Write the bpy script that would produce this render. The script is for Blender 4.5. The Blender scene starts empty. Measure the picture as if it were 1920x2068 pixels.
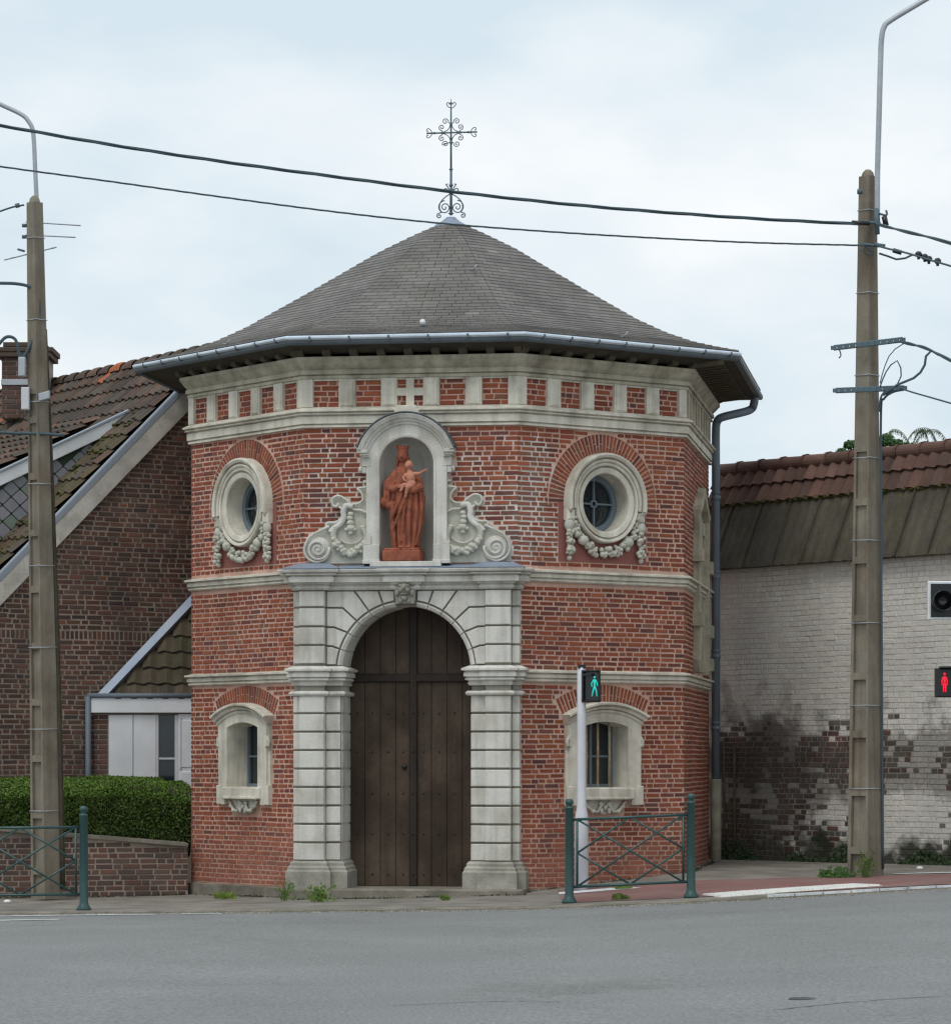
import bpy, bmesh, math, random
import numpy as np
from mathutils import Vector, Matrix, Quaternion
from mathutils.geometry import tessellate_polygon
R = math.radians
rnd = random.Random(7)
SC = bpy.context.scene
COL = SC.collection

# ------------------------------------------------------------------ camera
EYE = 1.70; FPX = 6650.0; HOR = 1533.0
cam_d = bpy.data.cameras.new('camera'); cam = bpy.data.objects.new('camera', cam_d); COL.objects.link(cam)
cam.location = (0, 0, EYE); cam.rotation_euler = (R(90), 0, 0)
cam_d.sensor_fit = 'HORIZONTAL'; cam_d.sensor_width = 36
cam_d.lens = FPX / 1920 * 36
cam_d.shift_x = 0.0
cam_d.shift_y = (HOR - 1034) / 1920
cam_d.clip_start = 0.1; cam_d.clip_end = 3000
SC.camera = cam
SC.cycles.filter_width = 1.35
# ------------------------------------------------------------------ world: overcast
SUN_EL, SUN_AZ = R(60), R(-28)       # azimuth measured from -Y (behind the camera) towards +X
w = bpy.data.worlds.new('World'); SC.world = w; w.use_nodes = True
nt = w.node_tree; nt.nodes.clear()
N = nt.nodes.new; L = nt.links.new
out = N('ShaderNodeOutputWorld'); mixs = N('ShaderNodeMixShader')
sky = N('ShaderNodeTexSky'); sky.sky_type = 'NISHITA'; sky.sun_disc = False
sky.sun_elevation = SUN_EL; sky.sun_rotation = math.pi - SUN_AZ
sky.air_density = 1.2; sky.dust_density = 2.0
bg1 = N('ShaderNodeBackground'); bg1.inputs[1].default_value = 0.10
L(sky.outputs[0], bg1.inputs[0])
bg2 = N('ShaderNodeBackground'); bg2.inputs[1].default_value = 1.03
tc = N('ShaderNodeTexCoord'); mp = N('ShaderNodeMapping')
mp.inputs['Scale'].default_value = (1, 1, 2.2); mp.inputs['Location'].default_value = (17.3, 0, 7)
L(tc.outputs['Generated'], mp.inputs[0])
nz = N('ShaderNodeTexNoise'); nz.inputs['Scale'].default_value = 7.5; nz.inputs['Detail'].default_value = 5
nz.inputs['Roughness'].default_value = 0.5
L(mp.outputs[0], nz.inputs['Vector'])
cr = N('ShaderNodeValToRGB'); cr.color_ramp.elements[0].position = 0.39; cr.color_ramp.elements[1].position = 0.72
cr.color_ramp.elements[0].color = (0.645, 0.75, 0.82, 1); cr.color_ramp.elements[1].color = (0.93, 0.945, 0.955, 1)
L(nz.outputs[0], cr.inputs[0]); L(cr.outputs[0], bg2.inputs[0])
mixs.inputs[0].default_value = 0.93
L(bg1.outputs[0], mixs.inputs[1]); L(bg2.outputs[0], mixs.inputs[2]); L(mixs.outputs[0], out.inputs[0])
# ------------------------------------------------------------------ sun
sd = bpy.data.lights.new('sun', 'SUN'); sun = bpy.data.objects.new('sun', sd); COL.objects.link(sun)
sd.energy = 1.1; sd.angle = R(25); sd.color = (1.0, 0.965, 0.92)
dirv = Vector((math.sin(SUN_AZ) * math.cos(SUN_EL), -math.cos(SUN_AZ) * math.cos(SUN_EL), math.sin(SUN_EL)))
sun.rotation_euler = dirv.to_track_quat('Z', 'Y').to_euler(); sun.location = (20, -30, 40)
vs = SC.view_settings
SC.display_settings.display_device = 'sRGB'
vs.view_transform = 'Standard'; vs.look = 'None'; vs.exposure = 0.10; vs.gamma = 1; vs.use_curve_mapping = False

# ------------------------------------------------------------------ materials
def mat(name, col=None, rough=0.85, attr=False, var=0.25, vscale=3.0, grain=0.15, gscale=70, bump=0.25, bscale=60,
        metal=0.0, tint=None, tscale=1.2, tamt=0.0, streak=0.0, spec=0.3, emit=None, estr=1.0, low=None, patch=None, mid=None, thr=(0.45, 0.7)):
    m = bpy.data.materials.new(name); m.use_nodes = True; t = m.node_tree; t.nodes.clear()
    n = t.nodes.new; l = t.links.new
    o = n('ShaderNodeOutputMaterial'); b = n('ShaderNodeBsdfPrincipled'); l(b.outputs[0], o.inputs[0])
    b.inputs['Roughness'].default_value = rough; b.inputs['Metallic'].default_value = metal
    b.inputs['Specular IOR Level'].default_value = spec
    g = n('ShaderNodeNewGeometry')
    if attr:
        a = n('ShaderNodeAttribute'); a.attribute_name = 'Col'; cur = a.outputs['Color']
    else:
        a = n('ShaderNodeRGB'); a.outputs[0].default_value = (*col, 1); cur = a.outputs[0]
    def noise(scale, det=4, vec=None, rg=0.55):
        x = n('ShaderNodeTexNoise'); x.inputs['Scale'].default_value = scale; x.inputs['Detail'].default_value = det
        x.inputs['Roughness'].default_value = rg
        l(vec if vec is not None else g.outputs['Position'], x.inputs['Vector']); return x.outputs[0]
    def rng(v, a0, a1, b0, b1):
        x = n('ShaderNodeMapRange'); x.inputs[1].default_value = a0; x.inputs[2].default_value = a1
        x.inputs[3].default_value = b0; x.inputs[4].default_value = b1; l(v, x.inputs[0]); return x.outputs[0]
    def mul(c, f):
        x = n('ShaderNodeVectorMath'); x.operation = 'SCALE'; l(c, x.inputs[0]); l(f, x.inputs['Scale']); return x.outputs[0]
    if tamt and tint is not None:
        nn = rng(noise(tscale, 5), thr[0], thr[1], 0, tamt)
        x = n('ShaderNodeMix'); x.data_type = 'RGBA'; l(nn, x.inputs[0]); l(cur, x.inputs[6]); x.inputs[7].default_value = (*tint, 1)
        cur = x.outputs[2]
    if low is not None:      # weathering towards the ground: colour, from z, to z, amount
        lc, z0, z1, am = low
        sx = n('ShaderNodeSeparateXYZ'); l(g.outputs['Position'], sx.inputs[0])
        ad = n('ShaderNodeMath'); ad.operation = 'ADD'; l(sx.outputs[2], ad.inputs[0]); l(rng(noise(2.5, 5), 0.3, 0.7, -0.35, 0.35), ad.inputs[1])
        f = rng(ad.outputs[0], z0, z1, am, 0)
        x = n('ShaderNodeMix'); x.data_type = 'RGBA'; l(f, x.inputs[0]); l(cur, x.inputs[6]); x.inputs[7].default_value = (*lc, 1)
        cur = x.outputs[2]
    if mid is not None:      # bared band at a given height: colour, centre, half width, amount
        sx = n('ShaderNodeSeparateXYZ'); l(g.outputs['Position'], sx.inputs[0])
        ad = n('ShaderNodeMath'); ad.operation = 'SUBTRACT'; l(sx.outputs[2], ad.inputs[0]); ad.inputs[1].default_value = mid[1]
        ab = n('ShaderNodeMath'); ab.operation = 'ABSOLUTE'; l(ad.outputs[0], ab.inputs[0])
        a2 = n('ShaderNodeMath'); a2.operation = 'ADD'; l(ab.outputs[0], a2.inputs[0]); l(rng(noise(1.6, 6), 0.3, 0.7, -.4, .4), a2.inputs[1])
        x = n('ShaderNodeMix'); x.data_type = 'RGBA'; l(rng(a2.outputs[0], mid[2] * .6, mid[2], mid[3], 0), x.inputs[0]); l(cur, x.inputs[6]); x.inputs[7].default_value = (*mid[0], 1)
        cur = x.outputs[2]
    for pc, ctr, rad_, am in (patch or []):    # lime bloom or damp stain: colour, centre, radius, amount
        d_ = n('ShaderNodeVectorMath'); d_.operation = 'DISTANCE'; l(g.outputs['Position'], d_.inputs[0]); d_.inputs[1].default_value = ctr
        ad = n('ShaderNodeMath'); ad.operation = 'ADD'; l(d_.outputs['Value'], ad.inputs[0]); l(rng(noise(2.2, 5), 0.3, 0.7, -.6, .6), ad.inputs[1])
        x = n('ShaderNodeMix'); x.data_type = 'RGBA'; l(rng(ad.outputs[0], rad_ * .6, rad_, am, 0), x.inputs[0]); l(cur, x.inputs[6]); x.inputs[7].default_value = (*pc, 1)
        cur = x.outputs[2]
    if var: cur = mul(cur, rng(noise(vscale, 5), 0.3, 0.7, 1 - var, 1 + var))
    if streak:
        mpn = n('ShaderNodeMapping'); mpn.inputs['Scale'].default_value = (9, 9, 0.8); l(g.outputs['Position'], mpn.inputs[0])
        cur = mul(cur, rng(noise(1.0, 4, mpn.outputs[0]), 0.45, 0.75, 1.0, 1 - streak))
    if grain: cur = mul(cur, rng(noise(gscale, 3), 0.3, 0.7, 1 - grain, 1 + grain))
    l(cur, b.inputs['Base Color'])
    if bump:
        bn = n('ShaderNodeBump'); bn.inputs['Strength'].default_value = bump; bn.inputs['Distance'].default_value = 0.01
        l(noise(bscale, 4), bn.inputs['Height']); l(bn.outputs[0], b.inputs['Normal'])
    if emit is not None:
        b.inputs['Emission Color'].default_value = (*emit, 1); b.inputs['Emission Strength'].default_value = estr
    return m
M = {}
M['brick'] = mat('chapel brick', attr=True, var=.18, vscale=1.2, grain=.22, gscale=90, bump=.5, bscale=90, low=((.36,.155,.11), .25, 1.15, .55), patch=[((.36,.30,.25), (.50, 40.3, 4.70), .60, .15)], rough=.85)
M['mortar'] = mat('pink mortar', (.56,.345,.27), var=.2, vscale=1.5, grain=.2, bump=.4, tint=(.58,.46,.38), tscale=.9, tamt=.5, low=((.42,.22,.16), .3, 1.2, .5), patch=[((.68,.64,.58), (.50, 40.3, 4.70), .90, .85), ((.64,.56,.49), (-1.55, 40.7, 4.85), .80, .75)])
M['render'] = mat('red render', (.30,.115,.095), var=.2, vscale=3, grain=.15, tint=(.20,.09,.08), tscale=3, tamt=.6)
M['hbrick'] = mat('old house brick', attr=True, var=.3, vscale=1.1, grain=.25, gscale=80, bump=.5, tint=(.06,.05,.05), tscale=.8, tamt=.35)
M['hmortar'] = mat('grey lime mortar', (.34,.28,.225), var=.25, vscale=1.5, grain=.2, bump=.3, tint=(.13,.11,.09), tscale=.8, tamt=.7)
M['wbrick'] = mat('painted brick', attr=True, var=.10, vscale=1.6, grain=.16, gscale=60, bump=.6, bscale=40, tint=(.28,.26,.23), tscale=.8, tamt=.35, streak=.1, mid=((.085,.07,.06), 1.70, .50, .55), patch=[((.075,.064,.053), (3.95, 45.9, 1.15), 1.5, .7)], low=((.035,.04,.025), .36, .70, .95))
M['wmortar'] = mat('painted mortar', (.62,.59,.54), var=.2, vscale=1.5, grain=.2, mid=((.17,.15,.13), 1.70, .55, .75), patch=[((.17,.155,.135), (3.95, 45.9, 1.15), 1.5, .8)], tint=(.28,.26,.22), tscale=1.1, tamt=.4, low=((.035,.04,.025), .36, .70, .95))
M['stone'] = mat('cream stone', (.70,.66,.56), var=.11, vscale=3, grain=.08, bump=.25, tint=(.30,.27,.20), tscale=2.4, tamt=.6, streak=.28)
M['stone2'] = mat('pale portal stone', (.665,.645,.59), var=.08, vscale=2.5, grain=.10, bump=.3, tint=(.38,.35,.28), tscale=2.2, tamt=.6, streak=.28)
M['joint'] = mat('shadowed joint stone', (.30,.285,.24), var=.2, vscale=3, grain=.1, tint=(.17,.16,.13), tscale=3, tamt=.5)  # joint colour darkened to paint shadow lines between the portal blocks
M['stoned'] = mat('weathered shaded stone', (.47,.435,.335), var=.2, vscale=4, grain=.12, bump=.35, tint=(.17,.15,.10), tscale=3.0, tamt=.6, streak=.3)  # weathering, with the eave's shade on the cornice painted into the tone
M['plinth'] = mat('bluestone plinth', (.36,.345,.30), var=.2, vscale=4, grain=.15, bump=.5, tint=(.16,.15,.11), tscale=3, tamt=.6)
M['concrete'] = mat('concrete base', (.22,.20,.165), var=.25, vscale=4, grain=.2, bump=.5, tint=(.10,.10,.06), tscale=3, tamt=.6)
M['pole'] = mat('pole concrete', (.235,.21,.165), var=.2, vscale=3, grain=.2, gscale=120, bump=.5, tint=(.15,.105,.065), tscale=1.3, tamt=.6, streak=.35)
M['carve'] = mat('carved stone', (.56,.55,.47), var=.18, vscale=8, grain=.12, bump=.4, tint=(.25,.24,.19), tscale=8, tamt=.6)
M['grimcarve'] = mat('soot darkened carving', (.33,.315,.265), var=.2, vscale=8, grain=.15, bump=.4, tint=(.17,.16,.13), tscale=9, tamt=.6)
M['niche'] = mat('niche stone', (.60,.60,.555), var=.12, vscale=3, grain=.08, streak=.2)
M['slate'] = mat('slate', attr=True, var=.22, vscale=1.3, grain=.12, gscale=40, bump=.3, rough=.6, spec=.4, streak=0)
M['zinc'] = mat('zinc', (.60,.68,.76), var=.15, vscale=4, grain=.08, rough=.5, metal=.15, spec=.5)
M['lead'] = mat('lead', (.28,.34,.43), var=.15, vscale=4, grain=.08, rough=.5, metal=.25, spec=.5, tint=(.25,.27,.30), tscale=4, tamt=.6)
M['darkzinc'] = mat('dark zinc', (.11,.13,.145), var=.15, vscale=4, grain=.08, rough=.5, metal=.2)
M['pipe'] = mat('grey downpipe', (.155,.19,.225), var=.1, vscale=4, grain=.05, rough=.5)
M['castpipe'] = mat('rusty drain foot', (.32,.29,.22), var=.25, vscale=6)
M['soffit'] = mat('soffit wood', (.06,.052,.038), var=.3, vscale=5, grain=.2, bump=.3)
M['soffitl'] = mat('soffit corbels', (.085,.072,.048), var=.3, vscale=9, grain=.2, bump=.3)
M['iron'] = mat('wrought iron', (.10,.15,.175), var=.1, rough=.6)
M['barrier'] = mat('green painted steel', (.026,.072,.068), var=.12, vscale=8, grain=.08, rough=.35, spec=.5, bump=.05)
M['galv'] = mat('galvanised steel', (.42,.45,.48), var=.1, vscale=5, grain=.1, rough=.5, metal=.3)
M['postgrey'] = mat('light grey paint', (.60,.61,.64), var=.06, vscale=5, grain=.05, rough=.45, bump=.05)
M['black'] = mat('black plastic', (.012,.014,.015), var=.1, rough=.35, bump=.05, spec=.5)
M['lens'] = mat('dark lens', (.01,.012,.015), var=.1, rough=.12, bump=0, spec=.6)
M['green_lit'] = mat('lit green', (.02,.35,.28), var=0, grain=0, bump=0, emit=(.02,.42,.36), estr=1.0)
M['red_lit'] = mat('lit red', (.5,.01,.02), var=0, grain=0, bump=0, emit=(.85,.02,.05), estr=.9)
M['white'] = mat('white paint', (.74,.76,.78), var=.06, vscale=3, grain=.04, rough=.5, bump=.08, tint=(.5,.47,.42), tscale=2, tamt=.2)
M['cable'] = mat('cable', (.06,.095,.11), var=.1, rough=.6, bump=.1)
M['terra'] = mat('terracotta statue', (.315,.100,.055), var=.25, vscale=9, grain=.15, bump=.3, tint=(.20,.065,.045), tscale=11, tamt=.8)
M['terra2'] = mat('pale terracotta', (.50,.22,.145), var=.18, vscale=12, grain=.12, bump=.2)
M['wood'] = mat('dark oak', (.060,.039,.026), var=.45, vscale=1.1, grain=.15, gscale=50, bump=.3, rough=.62, tint=(.085,.064,.046), tscale=1.1, tamt=.8, streak=.35, spec=.25)
M['wood2'] = mat('dark oak rail', (.030,.021,.015), var=.25, vscale=2, grain=.15, bump=.3, rough=.6, streak=.3)
M['tile'] = mat('roof tile', attr=True, var=.25, vscale=2.2, grain=.2, gscale=50, bump=.4)
M['fibro'] = mat('mossy sheet', (.085,.076,.058), var=.22, vscale=2.0, grain=.25, gscale=45, bump=.5, tint=(.115,.105,.06), tscale=2.4, tamt=.6, streak=.3)
M['moss'] = mat('moss', (.075,.075,.02), var=.3, vscale=14, grain=.3, bump=.6)
M['asphalt'] = mat('asphalt', (.208,.214,.210), var=.08, vscale=.5, grain=.36, gscale=38, bump=.5, bscale=120, rough=.9, tint=(.235,.242,.238), tscale=.35, tamt=.5, patch=[((.14,.14,.13), (.6, 24.6, 0), .9, .35)])
M['pave'] = mat('grey pavement', (.235,.215,.19), var=.2, vscale=1.4, grain=.22, gscale=45, bump=.4, tint=(.14,.125,.10), tscale=2.6, tamt=.8)
M['red_asphalt'] = mat('red asphalt', (.225,.118,.108), var=.14, vscale=1.6, grain=.15, gscale=80, bump=.3, tint=(.22,.18,.16), tscale=1.5, tamt=.5)
M['mark'] = mat('road paint', (.66,.68,.69), var=.15, vscale=4, grain=.2, bump=.2, tint=(.34,.35,.36), tscale=6, tamt=.7)
M['tactile'] = mat('white tactile slab', (.78,.78,.74), var=.1, vscale=5, grain=.1, bump=.2)
M['soil'] = mat('soil', (.09,.08,.055), var=.3, vscale=3, grain=.3, bump=.5)
M['glass'] = mat('window glass', (.020,.026,.030), var=.2, vscale=4, rough=.08, spec=.6, bump=0, grain=0)
M['leadlight'] = mat('leading', (.05,.06,.07), var=0, grain=0, rough=.5)
M['frameg'] = mat('blue grey frame', (.16,.20,.23), var=.08, rough=.5, bump=.05)
M['rust'] = mat('rusty bar', (.36,.28,.18), var=.35, vscale=25, grain=.3, rough=.8)
M['terra3'] = mat('dark terracotta', (.19,.065,.045), var=.2, vscale=9, grain=.15, bump=.3)
M['leaf'] = mat('hedge leaf', attr=True, var=.22, vscale=2.5, grain=.1, bump=0, rough=.6)
M['cheek'] = mat('dormer slate', attr=True, var=.15, vscale=3, grain=.15, rough=.6, bump=.3)
M['flash'] = mat('dull zinc flashing', (.30,.345,.40), var=.12, vscale=4, grain=.08, rough=.55, tint=(.24,.26,.28), tscale=4, tamt=.5)
M['verge'] = mat('rendered verge', (.60,.58,.52), var=.12, vscale=4, grain=.18, bump=.35, tint=(.28,.27,.22), tscale=3, tamt=.6)
M['backing'] = mat('dark backing', (.03,.03,.03), var=.1)
M['bush'] = mat('twig', (.05,.045,.03), var=.3)

# ------------------------------------------------------------------ object helpers
def link(o, parent=None):
    COL.objects.link(o)
    if parent is not None: o.parent = parent
    return o
def tag(o, label=None, cat=None, group=None, kind=None):
    if label: o['label'] = label
    if cat: o['category'] = cat
    if group: o['group'] = group
    if kind: o['kind'] = kind
    return o
def empty(name, loc=(0, 0, 0), rz=0.0, **k):
    o = bpy.data.objects.new(name, None); o.empty_display_size = .1
    o.location = loc; o.rotation_euler = (0, 0, rz); link(o); tag(o, **k); return o

class MB:
    def __init__(s): s.v = []; s.f = []; s.c = []; s.sm = []
    def add(s, vs, fs, col=None, smooth=False):
        b = len(s.v); s.v.extend([tuple(p) for p in vs])
        for q in fs:
            s.f.append([b + i for i in q]); s.c.append(col or (.5, .5, .5)); s.sm.append(smooth)
    def hexa(s, p, col=None, cap=True):       # p: 8 corners, 0-3 back ring, 4-7 front ring
        fs = [(4, 5, 6, 7), (0, 4, 7, 3), (1, 2, 6, 5), (0, 1, 5, 4), (3, 7, 6, 2)]
        if cap: fs.append((0, 3, 2, 1))
        s.add(p, fs, col)
    def box(s, f, u0, u1, v0, v1, d0, d1, col=None, ch=0.0):   # f(u, v, d)
        c = ch
        s.hexa([f(u0, v0, d0), f(u1, v0, d0), f(u1, v1, d0), f(u0, v1, d0),
                f(u0 + c, v0 + c, d1), f(u1 - c, v0 + c, d1), f(u1 - c, v1 - c, d1), f(u0 + c, v1 - c, d1)], col)
        if c:
            pass
    def block(s, f, u0, u1, v0, v1, d0, d1, ch=.006, col=None):  # box with a chamfered front
        p = [(u0, v0, d0), (u1, v0, d0), (u1, v1, d0), (u0, v1, d0), (u0, v0, d1 - ch), (u1, v0, d1 - ch), (u1, v1, d1 - ch), (u0, v1, d1 - ch),
             (u0 + ch, v0 + ch, d1), (u1 - ch, v0 + ch, d1), (u1 - ch, v1 - ch, d1), (u0 + ch, v1 - ch, d1)]
        fs = [(8, 9, 10, 11)]
        for a, b in ((0, 4), (4, 8)):
            for i in range(4):
                j = (i + 1) % 4; fs.append((a + i, a + j, b + j, b + i))
        fs.append((0, 3, 2, 1))
        s.add([f(*q) for q in p], fs, col)
    def prism(s, f, poly, d0, d1, col=None, ch=0.0):            # poly: CCW (u, v)
        n = len(poly)
        cx = sum(p[0] for p in poly) / n; cy = sum(p[1] for p in poly) / n
        tri = tessellate_polygon([[Vector((p[0], p[1], 0)) for p in poly]])
        vs = [f(p[0], p[1], d0) for p in poly] + [f(p[0], p[1], d1 - ch) for p in poly]
        base = n
        if ch:
            q = offset_path(poly, -ch, True)
            vs += [f(p[0], p[1], d1) for p in q]; base = 2 * n
        fs = [tuple(base + i for i in t) for t in tri]
        fs += [tuple(reversed(t)) for t in tri]
        for i in range(n):
            j = (i + 1) % n; fs.append((i, j, n + j, n + i))
            if ch: fs.append((n + i, n + j, 2 * n + j, 2 * n + i))
        s.add(vs, fs, col)
    def sweep(s, path, prof, mp, closed=False, col=None, smooth=False, caps=True):
        rings = []
        for (o, h) in prof:
            q = offset_path(path, o, closed); rings.append([mp(p, h) for p in q])
        n = len(path); m = len(prof); vs = [p for r_ in rings for p in r_]; fs = []
        for k in range(m - 1):
            for i in range(n if closed else n - 1):
                j = (i + 1) % n; fs.append((k * n + i, k * n + j, (k + 1) * n + j, (k + 1) * n + i))
        if caps and not closed and m > 2:
            fs.append(tuple(k * n for k in range(m))); fs.append(tuple(k * n + n - 1 for k in reversed(range(m))))
        s.add(vs, fs, col, smooth)
    def tube(s, pts, r, n=6, col=None, caps=True, smooth=True):
        pts = [Vector(p) for p in pts]; k = len(pts)
        rs = r if isinstance(r, (list, tuple)) else [r] * k
        vs = []; fs = []; up = None
        for i, p in enumerate(pts):
            t = (pts[min(i + 1, k - 1)] - pts[max(i - 1, 0)])
            if t.length < 1e-9: t = Vector((0, 0, 1))
            t.normalize()
            if up is None:
                up = Vector((0, 0, 1)) if abs(t.z) < .9 else Vector((0, 1, 0))
            a = t.cross(up)
            if a.length < 1e-4: a = t.cross(Vector((1, 0, 0)))
            a.normalize(); b = t.cross(a).normalized(); up = -b if b.dot(up) < 0 else b
            a = up.cross(t).normalized()
            for j in range(n):
                an = 2 * math.pi * j / n; vs.append(p + (a * math.cos(an) + up * math.sin(an)) * rs[i])
        for i in range(k - 1):
            for j in range(n):
                j2 = (j + 1) % n; fs.append((i * n + j, i * n + j2, (i + 1) * n + j2, (i + 1) * n + j))
        if caps: fs.append(tuple(reversed(range(n)))); fs.append(tuple((k - 1) * n + j for j in range(n)))
        s.add(vs, fs, col, smooth)
    def ball(s, c, r, f=None, n=8, m=5, col=None, rot=None):     # c in f-space, r scalar or 3
        r = (r, r, r) if not isinstance(r, (tuple, list)) else r
        vs = []; fs = []
        for i in range(m + 1):
            ph = math.pi * i / m
            for j in range(n):
                th = 2 * math.pi * j / n
                q = Vector((r[0] * math.sin(ph) * math.cos(th), r[1] * math.sin(ph) * math.sin(th), r[2] * math.cos(ph)))
                if rot is not None: q = rot @ q
                q = Vector(c) + q
                vs.append(f(*q) if f else q)
        for i in range(m):
            for j in range(n):
                j2 = (j + 1) % n; fs.append((i * n + j, (i + 1) * n + j, (i + 1) * n + j2, i * n + j2))
        s.add(vs, fs, col, True)
    def lathe(s, prof, f=None, n=16, col=None, smooth=True):    # prof [(r, z)] about z
        vs = []; fs = []
        for (r_, z) in prof:
            for j in range(n):
                a = 2 * math.pi * j / n; q = (r_ * math.cos(a), r_ * math.sin(a), z)
                vs.append(f(*q) if f else q)
        for i in range(len(prof) - 1):
            for j in range(n):
                j2 = (j + 1) % n; fs.append((i * n + j, i * n + j2, (i + 1) * n + j2, (i + 1) * n + j))
        s.add(vs, fs, col, smooth)
    def build(s, name, m, parent=None, fix=True, **k):
        me = bpy.data.meshes.new(name); me.from_pydata(s.v, [], s.f)
        me.materials.append(M[m] if isinstance(m, str) else m)
        cnt = [len(q) for q in s.f]
        ca = me.attributes.new('Col', 'FLOAT_COLOR', 'CORNER')
        arr = np.repeat(np.array([(*c, 1.0) for c in s.c], dtype=np.float32).reshape(-1, 4), cnt, axis=0)
        ca.data.foreach_set('color', arr.ravel())
        me.polygons.foreach_set('use_smooth', s.sm)
        if fix and len(s.v) < 60000:
            bm = bmesh.new(); bm.from_mesh(me); bmesh.ops.recalc_face_normals(bm, faces=bm.faces); bm.to_mesh(me); bm.free()
        me.update()
        o = bpy.data.objects.new(name, me); link(o, parent); tag(o, **k); return o

def offset_path(path, o, closed):
    n = len(path); out = []
    for i in range(n):
        p = Vector(path[i][:2])
        a = Vector(path[(i - 1) % n][:2]); b = Vector(path[(i + 1) % n][:2])
        e1 = (p - a); e2 = (b - p)
        if not closed and i == 0: e1 = e2
        if not closed and i == n - 1: e2 = e1
        e1 = e1.normalized() if e1.length > 1e-9 else e2.normalized(); e2 = e2.normalized() if e2.length > 1e-9 else e1
        n1 = Vector((e1.y, -e1.x)); n2 = Vector((e2.y, -e2.x))     # right normals (outward for CCW)
        mm = n1 + n2
        if mm.length < 1e-6: mm = n1
        mm = mm / max(mm.length_squared, .2) * 2
        out.append((p.x + mm.x * o, p.y + mm.y * o))
    return out
def ident(u, v, d): return Vector((u, d, v))
def P(px, py, Y):            # point of the world seen at photo pixel (px, py), Y metres away
    return Vector(((px - 960) * Y / FPX, Y, EYE + (HOR - py) * Y / FPX))
def hit(px, py, p0, nn):     # where that line of sight meets a plane
    d = Vector(((px - 960) / FPX, 1, (HOR - py) / FPX)); o = Vector((0, 0, EYE))
    return o + d * ((Vector(p0) - o).dot(nn) / d.dot(nn))
def D(x): return x * 1920 / 1848.0
def lerp(a, b, t): return a + (b - a) * t
def interp(x, xs, ys):
    if x <= xs[0]: return ys[0]
    for i in range(len(xs) - 1):
        if x <= xs[i + 1]: return lerp(ys[i], ys[i + 1], (x - xs[i]) / (xs[i + 1] - xs[i]))
    return ys[-1]
def smoothcurve(pts, n):      # Catmull-Rom
    pts = [Vector(p) for p in pts]; out = []
    q = [pts[0] * 2 - pts[1]] + pts + [pts[-1] * 2 - pts[-2]]
    for i in range(1, len(q) - 2):
        for k in range(n):
            t = k / n; a, b, c, d = q[i - 1], q[i], q[i + 1], q[i + 2]
            out.append(.5 * ((2 * b) + (c - a) * t + (2 * a - 5 * b + 4 * c - d) * t * t + (3 * b - a - 3 * c + d) * t ** 3))
    out.append(pts[-1]); return out

# ------------------------------------------------------------------ brick laying
def pick(pal):
    x = rnd.random(); s = 0
    for wgt, c in pal:
        s += wgt
        if x <= s: break
    k = rnd.uniform(.88, 1.12) if c[2] < .4 else rnd.uniform(.95, 1.05); return tuple(min(1, ch * k * rnd.uniform(.985, 1.015)) for ch in c)
PAL_CH = [(.32, (.265,.072,.039)), (.26, (.225,.063,.038)), (.18, (.305,.092,.045)), (.10, (.165,.055,.042)), (.06, (.125,.050,.044)), (.08, (.21,.092,.058))]
PAL_HO = [(.28, (.150,.076,.058)), (.28, (.125,.069,.056)), (.12, (.172,.084,.062)), (.14, (.095,.062,.054)), (.14, (.135,.090,.070)), (.04, (.065,.054,.052))]
MESHVAR = {}
def brick_variants(key, pal, matname, n=14):
    lst = []
    for i in range(n):
        mb = MB(); c = pick(pal); j = lambda a: a + rnd.uniform(-.03, .03)
        # unit brick: u -.5...5, v -.5...5, depth -1..0 (front at 0), uneven outline
        a, b = .03, .10
        back = [(j(-.5) * 1, -1, j(-.5)), (j(.5), -1, j(-.5)), (j(.5), -1, j(.5)), (j(-.5), -1, j(.5))]
        mid = [(p[0], -.2, p[2]) for p in back]
        fr = [(p[0] - a * (1 if p[0] > 0 else -1), 0, p[2] - b * (1 if p[2] > 0 else -1)) for p in back]
        mb.add(back + mid + fr, [(8, 9, 10, 11)] + [(s_ + i_, s_ + (i_ + 1) % 4, s_ + 4 + (i_ + 1) % 4, s_ + 4 + i_) for s_ in (0, 4) for i_ in range(4)], c)
        o = mb.build('tmp', matname); me = o.data; me.name = key + '_brick'; bpy.data.objects.remove(o); lst.append((c, me))
    MESHVAR[key] = lst
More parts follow.
